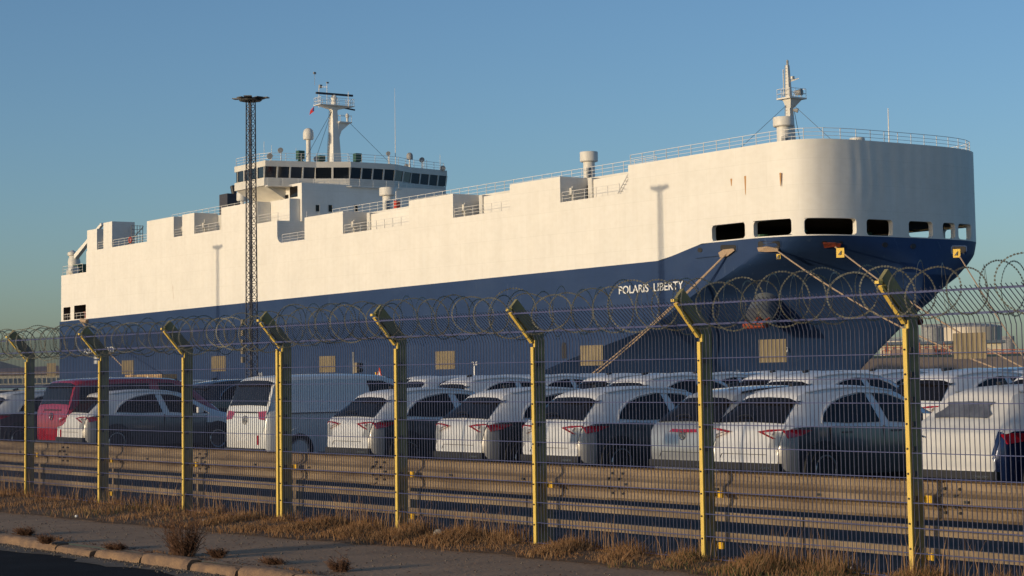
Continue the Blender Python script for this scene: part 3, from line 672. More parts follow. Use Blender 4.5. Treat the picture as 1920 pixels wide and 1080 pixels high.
for xp, yp, Y in ((563, 288, 151), (602, 297, 155), (670, 293, 160)):
    X, z_ = S(xp, yp, Y); q = SB(); q.box(X-.4, X+.4, Y-.5, Y+.5, ZR+.4, z_+.4); q.lathe(X, Y, [(.6, ZR), (.15, ZR+.5)], 8); q.build('compass_binnacle', 'green', ship)
# funnel top behind the lattice tower
X, z_ = S(445, 365, 158); q = SB(); q.box(X-2.2, X+.4, 156, 159, 27.6, z_+.1); fun = q.build('funnel_casing', 'tower', ship)
for xp, yt, yb in ((438, 349, 366), (459, 343, 362)):
    X2, zt = S(xp, yt, 158); q = SB(); q.tube((X2+.5, 158, z_-.5), (X2-.3, 158, zt), .42, 10); q.build('exhaust_pipe', 'black', fun)
q = SB(); X2, zt = S(484, 358, 153); q.lathe(X2, 153, [(.8, 27.6), (.8, zt), (1.0, zt+.1), (.9, zt+.6)], 14); q.build('exhaust_cowl', 'tower', fun, smooth=40)
# foremast
fX, _ = S(1483, 250, 160); fY = 160; zp = S(1483, 184, 160)[1]; zf = S(1478, 122, 160)[1]
fm = frus(SB(), fX-.5, fX+.55, fY-.4, fY+.4, TF, fX-.42, fX-.1, fY-.15, fY+.15, zf); fore = fm.build('foremast', 'cream', ship)
q = SB(); q.box(fX-1.2, fX+.9, fY-.9, fY+1.7, zp-.1, zp+.06); q.build('mast_platform', 'cream', fore)
q = SB(); frus(q, fX-.35, fX+.3, fY-.25, fY+.3, zp-1.1, fX-.7, fX+.6, fY-.5, fY+1.3, zp-.1); q.build('platform_bracket', 'cream', fore)
q = SB(); P8 = [(fX-1.15, fY-.85), (fX+.85, fY-.85), (fX+.85, fY+1.65), (fX-1.15, fY+1.65), (fX-1.15, fY-.85)]
for a, b in zip(P8, P8[1:]):
    for i in range(3): x, y = lerp(a[0], b[0], i/3), lerp(a[1], b[1], i/3); q.tube((x, y, zp), (x, y, zp+1.05), .03)
    for zz in (.52, 1.05): q.tube((*a, zp+zz), (*b, zp+zz), .03)
q.build('platform_railing', 'rail', fore)
q = SB(); q.tube((fX+.1, fY+.7, zp+.65), (fX+.9, fY+.95, zp+.65), .24, 12, .38); q.build('fog_horn', 'shipgrey', fore, smooth=40)
zk = S(1490, 148, 160)[1]; q = SB(); q.add([(fX-.2, fY, zk-.2), (fX, fY+.2, zk-.2), (fX+.7, fY+.8, zk+.1), (fX+.5, fY+.9, zk+.1), (fX-.2, fY, zk), (fX+.6, fY+.85, zk+.2)], [(0, 1, 2, 3), (4, 5, 2, 1), (0, 3, 5, 4)]); q.box(fX+.1, fX+.35, fY+.1, fY+.45, zk+.1, zk+.4); q.build('lamp_bracket', 'cream', fore)
zk = S(1494, 204, 160)[1]; q = SB(); q.tube((fX+.2, fY+.3, zk), (fX+.6, fY+.6, zk-.1), .16, 10, .27); q.build('mast_lamp', 'shipgrey', fore)
q = SB(); q.lathe(fX-.26, fY, [(.13, zf), (.13, zf+.5), (.06, zf+.6)], 10); q.build('top_light', 'shipgrey', fore)
za, zb2 = S(1473, 180, 160)[1], S(1473, 130, 160)[1]; q = SB(); q.tube((fX-.75, fY-.2, za), (fX-.75, fY-.2, zb2), .06); q.build('side_pole', 'cream', fore)
q = SB(); n = 30
for k in range(n): f_ = k/n; q.tube((fX-.6+f_*.12, fY-.42+f_*.25, lerp(TF, zf, f_)), (fX-.2, fY-.42+f_*.25, lerp(TF, zf, f_)), .03)
q.tube((fX-.6, fY-.42, TF), (fX-.48, fY-.17, zf), .03); q.build('ladder', 'shipgrey', fore)
for a, b in (((fX, fY, zp-.4), (fX+5.5, fY+3.5, TF+.2)), ((fX, fY, zp-.4), (fX-5, fY-5.5, TF+.2)), ((fX+.3, fY+.3, zp-1.4), (fX+1.1, fY+.8, TF))): q = SB(); q.tube(a, b, .03); q.build('stay', 'black', fore)
X, zt = S(1665, 203, 165); q = SB(); q.tube((X, 165, TF), (X, 165, zt), .09, 6, .05); q.build('bow_pole', 'rail', ship)
# stern crane and gear
Xc_, zc_ = S(139, 480, 150); q = SB(); q.lathe(Xc_, 150, [(1.3, 21.3), (1.3, 22.6), (.95, 22.9), (1.1, zc_-1.0), (.8, zc_)], 14); crane = q.build('stern_crane', 'cream', ship, smooth=40)
q = SB(); X2, z2 = S(192, 420, 150); q.tube((Xc_+.8, 150, zc_-.2), (X2, 150, z2), .55, 4, .32); q.build('jib', 'white', crane)
q = SB(); q.lathe(Xc_-.3, 149.8, [(.1, zc_-.3), (.8, zc_+.1), (.8, zc_+.6), (.2, zc_+1.0)], 12); q.build('crane_head', 'cream', crane, smooth=40)
q = SB(); q.box(Xc_+2.8, Xc_+4.8, 148.5, 150.5, 21.3, 23.4); q.build('deck_machine', 'green', ship)
q = SB(); q.tube((Xc_+5.2, 147.2, 22.2), (Xc_+6.6, 147.2, 22.2), .75, 14); q.build('liferaft_canister', 'cream', ship, smooth=40)
q = SB()
for k in range(5): q.tube((-300.8, 148+k*.5, NA+.2), (-300.8, 148+k*.5, NA+3.6), .06)
for k in range(6): q.tube((-300.8, 148, NA+.5+k*.6), (-300.8, 150, NA+.5+k*.6), .05)
q.tube((-300.6, 147.0, NA+.2), (-300.6, 150, NA+3.4), .09); q.tube((-300.5, 150.8, NA), (-300.5, 151.4, NA+3.9), .09); q.build('davit_frame', 'shipgrey', ship)
q = SB(); X2, z2 = S(243, 450, 145); q.sweep([(X2+.42*math.cos(a*PI/8), 145.1, NA+.7+.42*math.sin(a*PI/8)) for a in range(16)], .1, 6, True); q.build('life_ring', 'red', ship)

# fairleads, mats, marks on the blue bow
def hull_pt(xp, yp):                           # where the sight line meets the near hull skin
    v = ray(xp, yp); best = None
    for i in range(400):
        Y = 144.9+i*.04; t = Y/v.y; X = v.x*t; z = EYE+v.z*t-SH*(v.x*t+167)
        if z > 14.9: hb = HB if X < XK else HB*max(0, 1-((X-XK)/LX)**4.3)**(1/4.3) if X < XK+LX else 0
        else:
            xk, xs = tab(TXK, z), tab(TXS, z); hb = HB if X <= xk else (wl(z, (X-xk)/(xs-xk)) if X < xs else 0)
        if YC-hb <= Y: return Vector((X, Y, z))
    return Vector((X, Y, z))
def hull_nrm(xp, yp):
    a, b, c = hull_pt(xp, yp), hull_pt(xp+3, yp), hull_pt(xp, yp+3); n = (b-a).cross(c-a)
    if n.length < 1e-9: return Vector((0, -1, 0))
    n.normalize(); return n if n.dot(ray(xp, yp)) < 0 else -n
def decal(name, mm, pxs, off=.03, thick=.05, par=None):
    n = hull_nrm(sum(a for a, _ in pxs)/len(pxs), sum(b for _, b in pxs)/len(pxs))
    P = [hull_pt(*q)+n*off for q in pxs]; q = SB(); q.slab(P, n*thick); return q.build(name, mm, par or ship)
def rrect(x0, y0, x1, y1, r=3, sk=0):
    out = []
    for cx, cy, a0 in ((x1-r, y0+r, -PI/2), (x1-r, y1-r, 0), (x0+r, y1-r, PI/2), (x0+r, y0+r, PI)):
        for k in range(3): out.append((cx+r*math.cos(a0+k*PI/4), cy+r*math.sin(a0+k*PI/4)+sk*(cx-x0)))
    return out
for x0, y0, x1, y1 in ((1352, 459, 1381, 471), (1422, 452, 1463, 465), (1540, 451, 1580, 465), (1786, 462, 1812, 475)):
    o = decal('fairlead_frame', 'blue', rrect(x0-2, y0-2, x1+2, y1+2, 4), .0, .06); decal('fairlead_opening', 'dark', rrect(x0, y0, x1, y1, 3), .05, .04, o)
for P in ([(1351, 474), (1360, 468), (1379, 466), (1381, 470), (1368, 480), (1354, 483)], [(1423, 463), (1440, 461), (1462, 465), (1462, 470), (1440, 471), (1425, 470)]):
    decal('chafing_mat', 'rope', P, .12, .2)
decal('chafing_mat', 'rust', [(1543, 453), (1566, 453), (1577, 455), (1575, 461), (1560, 460), (1545, 462)], .12, .12)
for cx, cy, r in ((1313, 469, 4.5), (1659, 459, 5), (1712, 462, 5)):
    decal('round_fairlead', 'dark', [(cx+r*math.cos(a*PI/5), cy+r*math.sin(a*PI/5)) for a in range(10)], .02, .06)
decal('rubbing_bar', 'blue', [(1306, 482), (1362, 476), (1362, 478.5), (1306, 484.5)], .04, .18)
decal('rust_streak', 'rust', [(1396, 328), (1399, 328), (1398, 354), (1396.5, 352)], .012, .006) if False else None
# hawse bell and anchor
hp = hull_pt(1438, 570); hn = hull_nrm(1438, 570); dn = Vector((.25, -.75, -.6)).normalized()
for sgn in (1, -1):
    q = SB(); hp2 = hp+hn*.5; base = Vector(hp2) if sgn == 1 else Vector((hp.x, 2*YC-hp.y, hp.z)); d2 = Vector((dn.x, dn.y*sgn, dn.z))
    q.tube(base-d2*1.2+Vector((0, 0, .6)), base+d2*1.9, 1.35, 20, 1.5); bell = q.build('hawse_bell', 'bell', ship, smooth=40)
    e = base+d2*2.0
    q = SB(); q.tube(e-d2*.6, e+d2*1.3, .28, 8); q.tube(e+d2*1.1+Vector((-1.5, 0, 0)), e+d2*1.1+Vector((1.5, 0, 0)), .38, 8)
    for sx in (-1, 1): q.tube(e+d2*1.1+Vector((sx*1.2, 0, 0)), e-d2*.3+Vector((sx*1.75, -.3*sgn, -.2)), .42, 5, .12)
    q.build('anchor', 'rust', ship)
# lettering and marks
def hull_text(txt, x0, y0, x1, size_px, name, Y=144.96, mm='letters'):
    vs, fs = text_mesh(txt, 1); w_ = max(v[0] for v in vs)-min(v[0] for v in vs); mnx = min(v[0] for v in vs); hh = max(v[1] for v in vs)
    X0, z0 = S(x0, y0, Y); X1, _ = S(x1, y0, Y); _, zt = S(x0, y0-size_px, Y)
    q = SB(); q.add([(X0+(v[0]-mnx)/w_*(X1-X0), Y-.02+(-v[2])*2, z0+v[1]/hh*(zt-z0)) for v in vs], fs); return q.build(name, mm, ship)
hull_text('POLARIS  LIBERTY', 1161, 551.5, 1282, 14.5, 'ship_name')
hull_text('POLARIS LIBERTY', 158, 663, 215, 9, 'stern_name')
q = SB()
for yy in (671, 680):
    X0, z0 = S(177, yy); X1, _ = S(186, yy)
    for k in range(4): xa = lerp(X0, X1, k/4); q.box(xa, xa+(X1-X0)*.15, 144.93, 144.97, z0-.2, z0+.35)
q.build('draught_marks', 'letters', ship)
for x, y in ((488, 704), (890, 685)):
    hull_text('TUG', x-4.5 if x < 500 else x-5.5, y, x+4 if x < 500 else x+5, 5 if x < 500 else 6.5, 'tug_mark')
    X, z0 = S(x, y+1.5); q = SB(); hh = 1.6; q.box(X-.12, X+.12, 144.93, 144.97, z0-hh, z0); q.slab([(X-.45, 144.95, z0-hh+.1), (X, 144.95, z0-hh-.5), (X+.45, 144.95, z0-hh+.1)], (0, -.04, 0)); q.build('tug_arrow', 'letters', ship)
# thruster mark
cp = hull_pt(1388, 690)
q = SB(); n = hull_nrm(1388, 690); u_ = Vector((n.y, -n.x, 0)).normalized()*-1; up_ = n.cross(u_).normalized(); cp = cp+n*.05
q.sweep([cp+u_*math.cos(a*PI/10)*.5+up_*math.sin(a*PI/10)*.5 for a in range(20)], .07, 4, True)
for sg in (1, -1): q.tube(cp-u_*.34-up_*.34*sg, cp+u_*.34+up_*.34*sg, .07)
q.build('thruster_mark', 'letters', ship)
cp = hull_pt(1474, 654)+hull_nrm(1474, 654)*.05; q = SB(); q.sweep([cp+Vector((0, 0, .35)), cp+Vector((.3, -.05, .05)), cp+Vector((.1, 0, -.3))], .06, 4); q.build('bulb_mark', 'letters', ship)
q = SB(); X0, z0 = S(1058, 657); q.slab([(X0-.4, 144.97, z0-.9), (X0+.5, 144.97, z0-.9), (X0+.5, 144.97, z0+.5), (X0+.2, 144.97, z0+.9), (X0-.3, 144.97, z0+.9), (X0-.4, 144.97, z0+.5)], (0, -.05, 0)); q.build('side_hatch', 'dark', ship)
for (x0, x1, y0) in ((1070, 1125, 639), (1170, 1215, 600), (1236, 1290, 561)):
    X0, z0 = S(x0, y0); X1, _ = S(x1, y0); q = SB(); q.box(X0, X1, 144.95, 144.99, z0-.05, z0+.05); q.build('plate_seam', 'blue', ship)
# rust marks by the hull fittings (small plates of scale standing on the paint)
for xp, yp, h_ in ((1397, 330, 2.0), (1463, 324, 1.4), (1371, 335, .8)):
    X, z_ = S(xp, yp); q = SB(); q.slab([(X-.12, 144.99, z_), (X+.16, 144.99, z_), (X+.05, 144.99, z_-h_), (X-.03, 144.99, z_-h_*.9)], (0, -.012, 0)); q.build('rust_streak', mat('rust stain', (.50, .27, .10), .8), ship)
# ------------------------------------------------------------------ mooring ropes
def W(p): return Vector((p[0], p[1], p[2]+SH*(p[0]+167)))
def rope(label, p0, end, r=.07, sag=.4, guard=None, twin=0):
    a = W(hull_pt(*p0)+hull_nrm(*p0)*.25); X, z = onY(end[0], end[1], 137.6); b = Vector((X, 137.6, z))
    n = 24; pts = [a.lerp(b, i/n)-Vector((0, 0, sag*4*(i/n)*(1-i/n))) for i in range(n+1)]
    m = MB(); m.sweep(pts, r, 6)
    if twin: m.sweep([p+Vector((twin*(.2+.8*i/n), 0, -.1)) for i, p in enumerate(pts)], r, 6)
    o = m.build('mooring_rope', 'rope', None, tuple(b)); tag(o, label, 'rope', 'mooring lines of the ship')
    return pts
rope('double mooring rope running down left from the bow in front of the bow lettering', (1368, 473), (1092, 722), .075, .5, twin=-1.1)
r2 = rope('long mooring rope from the second fairlead crossing the bow down to the right', (1459, 468), (1930, 712), .08, 1.2)
r3 = rope('mooring rope from the third fairlead with the yellow plate at its top', (1565, 460), (1965, 712), .08, .8)
r4 = rope('thin mooring rope dropping from the stem at far right', (1796, 470), (1948, 712), .07, .2)
r5 = rope('stern mooring rope falling right from the stern openings', (152, 600), (256, 712), .09, .3)
def guard(p, size, label, mm='yellowplate'):
    m = MB(); m.slab([(p.x-size/2*.75, p.y-size*.3, p.z-size/2), (p.x+size/2*.75, p.y+size*.1, p.z-size/2), (p.x+size/2*.75, p.y+size*.1, p.z+size/2), (p.x-size/2*.75, p.y-size*.3, p.z+size/2)], (.03, -.05, 0))
    o = m.build('rat_guard', mm, None, tuple(p)); tag(o, label, 'rat guard', 'rat guards on the mooring ropes')
    q = MB(); q.slab([(p.x-.2, p.y-.22, p.z-.22), (p.x+.12, p.y-.12, p.z-.22), (p.x+.16, p.y-.12, p.z+.2), (p.x+.04, p.y-.16, p.z+.08)], (.03, -.06, 0)); q.build('mark', 'black', o)
guard(r3[1]+Vector((0, -.25, 0)), .95, 'square yellow rat guard below the third fairlead')
guard(r4[1]+Vector((0, -.25, .2)), .85, 'square yellow rat guard hanging by the stem at far right')
guard(r2[0]+Vector((.5, -.3, -.6)), .5, 'small dull yellow rat guard hanging by the second fairlead')
g_ = r5[1]
# bollards on the quay
for k, (xp, yp) in enumerate(((1092, 722), (1948, 712), (256, 712))):
    X, _ = onY(xp, yp, 137.6); m = MB(); m.lathe(X, 137.6, [(.45, .04), (.3, .25), (.28, .6), (.45, .7), (.4, .85)], 14); o = m.build('bollard', 'tower', None, (X, 137.6, .04), smooth=40)
    tag(o, ['black quay bollard holding the double bow rope, behind the cars', 'black quay bollard beyond the last cars at right holding the bow ropes', 'black quay bollard holding the stern rope'][k], 'bollard', 'bollards on the quay')

# ------------------------------------------------------------------ light towers
def tower(X, Y, H, label, first=True):
    t = thing('light_tower', label, 'light tower', (X, Y, .05), 'lattice light towers on the terminal')
    zb = .05; wb, wt = .56, .42
    def P(c, z): f_ = (z-zb)/(H-zb); h_ = lerp(wb, wt, f_); a = .35+PI/4+c*PI/2; return Vector((X+h_*1.0*math.cos(a), Y+h_*1.0*math.sin(a), z))
    for c in range(4):
        m = MB(); m.tube(P(c, zb), P(c, H), .06, 4); m.build('leg', 'tower', t)
    m = MB(); n = 40
    for c in range(4):
        for k in range(n):
            z0, z1 = lerp(zb, H, k/n), lerp(zb, H, (k+1)/n)
            m.tube(P(c, z0), P((c+1) % 4, z1), .03, 4) if k % 2 == 0 else m.tube(P((c+1) % 4, z0), P(c, z1), .03, 4)
            m.tube(P(c, z0), P((c+1) % 4, z0), .025, 4)
    tag(m.build('lattice_bracing', 'tower', t), kind='stuff')
    m = MB(); m.tube((X-.05, Y-.15, zb), (X-.05, Y-.15, H), .055, 6); m.build('cable_tray', 'tower', t)
    m = MB(); m.lathe(X, Y, [(1.0, H-.1), (1.15, H), (1.0, H+.1)], 8); m.build('head_ring', 'lamp', t)
    for k, a in enumerate((.2, .75, 1.6, 2.5, 3.2, 3.8, 4.8, 5.6)):
        d = Vector((math.cos(a), math.sin(a), 0)); s_ = Vector((-d.y, d.x, 0)); c = Vector((X, Y, H+.1)); r0, r1 = (.5, 1.75) if k % 2 else (.4, 1.35)
        m = MB(); m.slab([c+d*r0-s_*.28, c+d*r1-s_*.38+Vector((0, 0, .06)), c+d*r1+s_*.38+Vector((0, 0, .06)), c+d*r0+s_*.28], (0, 0, .09)); m.build('floodlight', 'lamp', t)
    m = MB()
    for k, zz in enumerate((3.1, 3.9, 4.7, 5.6, 6.6)):
        m.box(X-.75, X-.4, Y-.75, Y-.5, zz, zz+.55)
    m.build('cabinet', 'plate', t)
    m = MB(); m.box(X-.9, X+.9, Y-.9, Y+.9, 0, .25); m.build('foundation', 'quay', t)
    return t
TY = 95.8
v = ray(470, 188); tower(v.x*TY/v.y, TY, EYE+v.z*TY/v.y, 'tall dark lattice light tower standing in front of the ship')
def shadow_tower(xp, yp, lab):
    X, z = onY(xp, yp, 145); tower(X-SUN_A*(145-TY), TY, z+math.tan(SUN_E)*(145-TY)*1.001, lab)
shadow_tower(408, 465, 'second lattice light tower outside the left edge, seen by its shadow on the hull')

# quayside bits in front of the hull
def pole_light():
    D = 96; X, z0 = onY(663, 708, D); _, zt = onY(663, 660, D)
    t = thing('traffic_light', 'grey pole with a two lamp traffic signal in front of the blue hull', 'traffic light', (X, D, .05))
    m = MB(); m.tube((X, D, .05), (X, D, zt), .07, 6); m.build('pole', 'shipgrey', t)
    X1, za = onY(665, 680, D); X2, zb_ = onY(672, 699, D)
    m = MB(); m.box(X1, X2, D-.12, D+.12, zb_, za); m.build('housing', 'plate', t)
    for yy in (684, 694):
        _, zz = onY(672, yy, D); m = MB(); m.tube((X2, D, zz), (X2+.42, D+.05, zz-.02), .16, 8, .2); m.build('lamp_hood', 'black', t)
pole_light()
D = 92; X, zt = onY(711, 691, D); X1, _ = onY(705.5, 700, D)
t = thing('warning_sign', 'small red and white warning triangle beside an orange post on the quay', 'sign', (X, D, .05))
zb_ = onY(711, 707, D)[1]
m = MB(); m.slab([(X-.42, D, zb_+.05), (X+.42, D, zb_+.05), (X, D, zt+.1)], (0, .04, 0)); m.build('panel', 'red', t)
m = MB(); m.slab([(X-.2, D-.03, zb_+.17), (X+.2, D-.03, zb_+.17), (X, D-.03, zt-.18)], (0, .02, 0)); m.build('panel_face', 'letters', t)
m = MB(); m.box(X-.03, X+.03, D+.06, D+.12, .05, zt); m.box(X1-.07, X1+.07, D-.07, D+.07, .05, onY(706, 698, D)[1]); m.build('post', 'clip', t)
# stacked ochre container by the stern
X0, zt = onY(234, 703, 132); X1, _ = onY(303, 703, 132)
t = thing('shipping_container', 'long pale ochre container on the quay beside the stern', 'container', (X0, 132, .05))
m = MB(); m.box(X0, X1, 132, 134.4, .1, zt); m.build('box', 'box', t)
m = MB()
for k in range(26): xx = lerp(X0+.1, X1-.3, k/25); m.box(xx, xx+.2, 131.93, 131.999, .2, zt-.1)
m.build('side_ribs', 'box', t)
for k, (xx, c_) in enumerate(((.15, 'red'), (.35, 'plate'), (.62, 'letters'), (.8, 'plate'))):
    a = lerp(X0, X1, xx); m = MB(); m.box(a, a+.5, 131.9, 131.925, zt-.75, zt-.3); m.build('label_plate', c_, t)

# ------------------------------------------------------------------ vehicles
SUV = dict(L=4.58, top=[(0,.70),(.025,.84),(.05,.95),(.09,1.02),(.15,1.07),(.30,1.21),(.45,1.345),(.57,1.455),(.64,1.52),(.80,1.56),(1.1,1.60),(1.5,1.625),(2.0,1.63),(2.5,1.60),(2.85,1.53),(3.1,1.42),(3.35,1.28),(3.6,1.14),(3.8,1.06),(4.1,1.0),(4.35,.9),(4.5,.74),(4.58,.55)],
           bot=[(0,.42),(.08,.30),(.5,.2),(4.2,.2),(4.58,.40)], w=[(0,.76),(.05,.83),(.12,.875),(.25,.905),(.6,.925),(3.9,.925),(4.3,.84),(4.5,.70),(4.58,.52)],
           belt=[(0,1.05),(.6,1.05),(1.0,1.06),(3.5,.97),(4.58,.85)], wr=[(0,.80),(.15,.80),(.64,.62),(.9,.60),(2.5,.61),(3.1,.63),(3.6,.75),(4.1,.76),(4.58,.5)])
VAN = dict(L=4.71, top=[(0,.75),(.03,.98),(.06,1.15),(.09,1.24),(.13,1.36),(.20,1.60),(.27,1.80),(.36,1.88),(.6,1.915),(1.0,1.93),(1.6,1.94),(2.4,1.94),(3.0,1.915),(3.3,1.86),(3.55,1.74),(3.8,1.56),(4.05,1.37),(4.25,1.22),(4.45,1.10),(4.6,.9),(4.71,.6)],
           bot=[(0,.36),(.08,.28),(.5,.22),(4.3,.22),(4.71,.4)], w=[(0,.82),(.05,.90),(.12,.945),(.25,.975),(.6,.99),(4.0,.985),(4.4,.90),(4.6,.78),(4.71,.55)],
           belt=[(0,1.18),(3.6,1.16),(4.71,.95)], wr=[(0,.90),(.1,.90),(.3,.80),(.6,.80),(3.0,.80),(3.5,.81),(4.2,.84),(4.71,.6)])
def section(d, y):
    zt, zb, w_, zbl, wr = tab(d['top'], y), tab(d['bot'], y), tab(d['w'], y), tab(d['belt'], y), tab(d['wr'], y)
    zbl = min(zbl, zt-.05); wr = min(wr, w_-.015); h_ = zt-zbl
    zm = zb+(zbl-zb)*.42
    return [(0, zb), (w_-.10, zb), (w_-.02, zb+.06), (w_, zm), (w_-.008, lerp(zm, zbl, .55)), (w_-.022, zbl-.04), (w_-.055, zbl), (lerp(w_-.06, wr, .55), lerp(zbl, zt, .52)), (wr+.01, zt-.10*min(1, h_/.3)), (wr-.05, zt-.035*min(1, h_/.3)), (wr-.2, zt), (0, zt+.012)]
def shell(d, classify):
    ys = sorted(set([y for y, _ in d['top']]+[y for y, _ in d['w']]+[1.8, 2.25])); parts = {}
    secs = []
    for y in ys:
        s_ = section(d, y); secs.append([(x, y, z) for x, z in s_]+[(-x, y, z) for x, z in s_[-2:0:-1]])
    n = len(secs[0])
    for i in range(len(ys)-1):
        for j in range(n):
            q = [secs[i][j], secs[i][(j+1) % n], secs[i+1][(j+1) % n], secs[i+1][j]]
            c = [sum(p[k] for p in q)/4 for k in range(3)]; cls = classify(*c)
            parts.setdefault(cls, MB()).add(q, [(0, 1, 2, 3)])
    parts.setdefault(classify(0, 0, .6), MB()).add(secs[0], [tuple(range(n))])
    parts.setdefault(classify(0, d['L'], .5), MB()).add(secs[-1], [tuple(range(n))[::-1]])
    return parts
def gl(d, y, v, sgn=1, o=.012):
    s_ = section(d, y); a, b, c = s_[6], s_[7], s_[8]
    x, z = (lerp(a[0], b[0], v/.5), lerp(a[1], b[1], v/.5)) if v < .5 else (lerp(b[0], c[0], (v-.5)/.5), lerp(b[1], c[1], (v-.5)/.5))
    return (sgn*(x+o), y, z+o*.4)
def tp(d, y, fx, o=.012):                        # point on the top surface, fx in -1..1 of the roof half width
    s_ = section(d, y); xw = s_[8][0]; x = fx*xw; ax = abs(x)
    z = tab([(0, s_[11][1]), (s_[10][0], s_[10][1]), (s_[9][0], s_[9][1]), (s_[8][0], s_[8][1])], ax)
    dz = (tab(d['top'], y+.03)-tab(d['top'], max(0, y-.03)))/.06; n = Vector((0, -dz, 1)).normalized()
    return (x, y+n.y*o, z+n.z*o)
def add_panel(par, name, mm, d, kind, loops, o=.012):
    m = MB()
    if kind == 'side':
        loop = [gl(d, y, v, 1, 0) for y, v in loops]
        for sg in (1, -1):
            m = MB(); 
            # fan from the centroid keeps the curved pane on the surface
            cy, cv = sum(y for y, _ in loops)/len(loops), sum(v for _, v in loops)/len(loops)
            P = [gl(d, y, v, sg, o) for y, v in loops]; C = gl(d, cy, cv, sg, o+.004); Q = [gl(d, y, v, sg, -.01) for y, v in loops]; n = len(P)
            fs = [((i, (i+1) % n, n) if sg > 0 else ((i+1) % n, i, n)) for i in range(n)]
            m.add(P+[C], fs); m.add(P+Q, [(i, (i+1) % n, (i+1) % n+n, i+n) for i in range(n)])
            m.build(name, mm, par)
    else:
        y0, y1, f0, f1 = loops; rows = []
        n = 6
        for i in range(n+1):
            y = lerp(y0, y1, i/n); fx = lerp(f0, f1, i/n); rows.append([tp(d, y, lerp(-fx, fx, j/8), o) for j in range(9)])
        m.grid(rows); e = [[tp(d, y0, lerp(-f0, f0, j/8), o) for j in range(9)], [tp(d, y0, lerp(-f0, f0, j/8), -.01) for j in range(9)]]; m.grid(e)
        m.build(name, mm, par)
def rearp(d, x, z, o=.015):                      # point on the rear skin at offset x, height z
    best = None
    for i in range(60):
        y = i*.01
        s_ = section(d, y)
        hi = tab([(p[0], p[1]) for p in s_[::-1][0:1]]+[(s_[10][0], s_[10][1]), (s_[9][0], s_[9][1]), (s_[8][0], s_[8][1]), (s_[7][0]+.001, s_[7][1]), (s_[6][0]+.002, s_[6][1]), (s_[3][0]+.003, s_[3][1])], abs(x))
        if abs(x) <= s_[3][0] and z <= hi: return (x, y-o, z)
    return (x, .6, z)
def wheel(par, x, y, r=.35, sg=1):
    m = MB(); n = 28
    prof = [(r-.12, 0), (r-.02, .0), (r, .03), (r, .2), (r-.12, .22)]
    vs = []; fs = []
    for rr_, dx in prof: vs += [(x-sg*dx, y+rr_*math.cos(2*PI*i/n), r+rr_*math.sin(2*PI*i/n)) for i in range(n)]
    for k in range(len(prof)-1):
        for i in range(n): fs.append((k*n+i, k*n+(i+1) % n, (k+1)*n+(i+1) % n, (k+1)*n+i))
    m.add(vs, fs); w_ = m.build('wheel', 'tyre', par, smooth=40)
    m = MB(); m.sweep([(x-sg*.01, y+(r-.13)*math.cos(2*PI*i/20), r+(r-.13)*math.sin(2*PI*i/20)) for i in range(20)], .02, 5, True)
    for k in range(5):
        a = 2*PI*k/5+.3; m.slab([(x-sg*.015, y+.04*math.cos(a+1.5), r+.04*math.sin(a+1.5)), (x-sg*.015, y+(r-.13)*math.cos(a+.16), r+(r-.13)*math.sin(a+.16)), (x-sg*.015, y+(r-.13)*math.cos(a-.16), r+(r-.13)*math.sin(a-.16)), (x-sg*.015, y+.04*math.cos(a-1.5), r+.04*math.sin(a-1.5))], (-sg*.03, 0, 0))
    m.build('rim', 'alloy', w_)
    m = MB(); m.tube((x-sg*.06, y, r), (x-sg*.09, y, r), r-.12, 20); m.build('brake_disc', 'black', w_)
def badge(par, x, y, z, r, mm='chrome'):
    m = MB(); m.sweep([(x+r*math.cos(2*PI*i/18), y, z+r*math.sin(2*PI*i/18)) for i in range(18)], r*.11, 5, True)
    def seg(a, b): m.tube((x+a[0]*r, y, z+a[1]*r), (x+b[0]*r, y, z+b[1]*r), r*.10, 4)
    seg((-.42, .85), (0, .12)); seg((.42, .85), (0, .12))
    seg((-.85, .42), (-.40, -.78)); seg((-.40, -.78), (0, .0)); seg((0, .0), (.40, -.78)); seg((.40, -.78), (.85, .42))
    m.build('badge', mm, par)
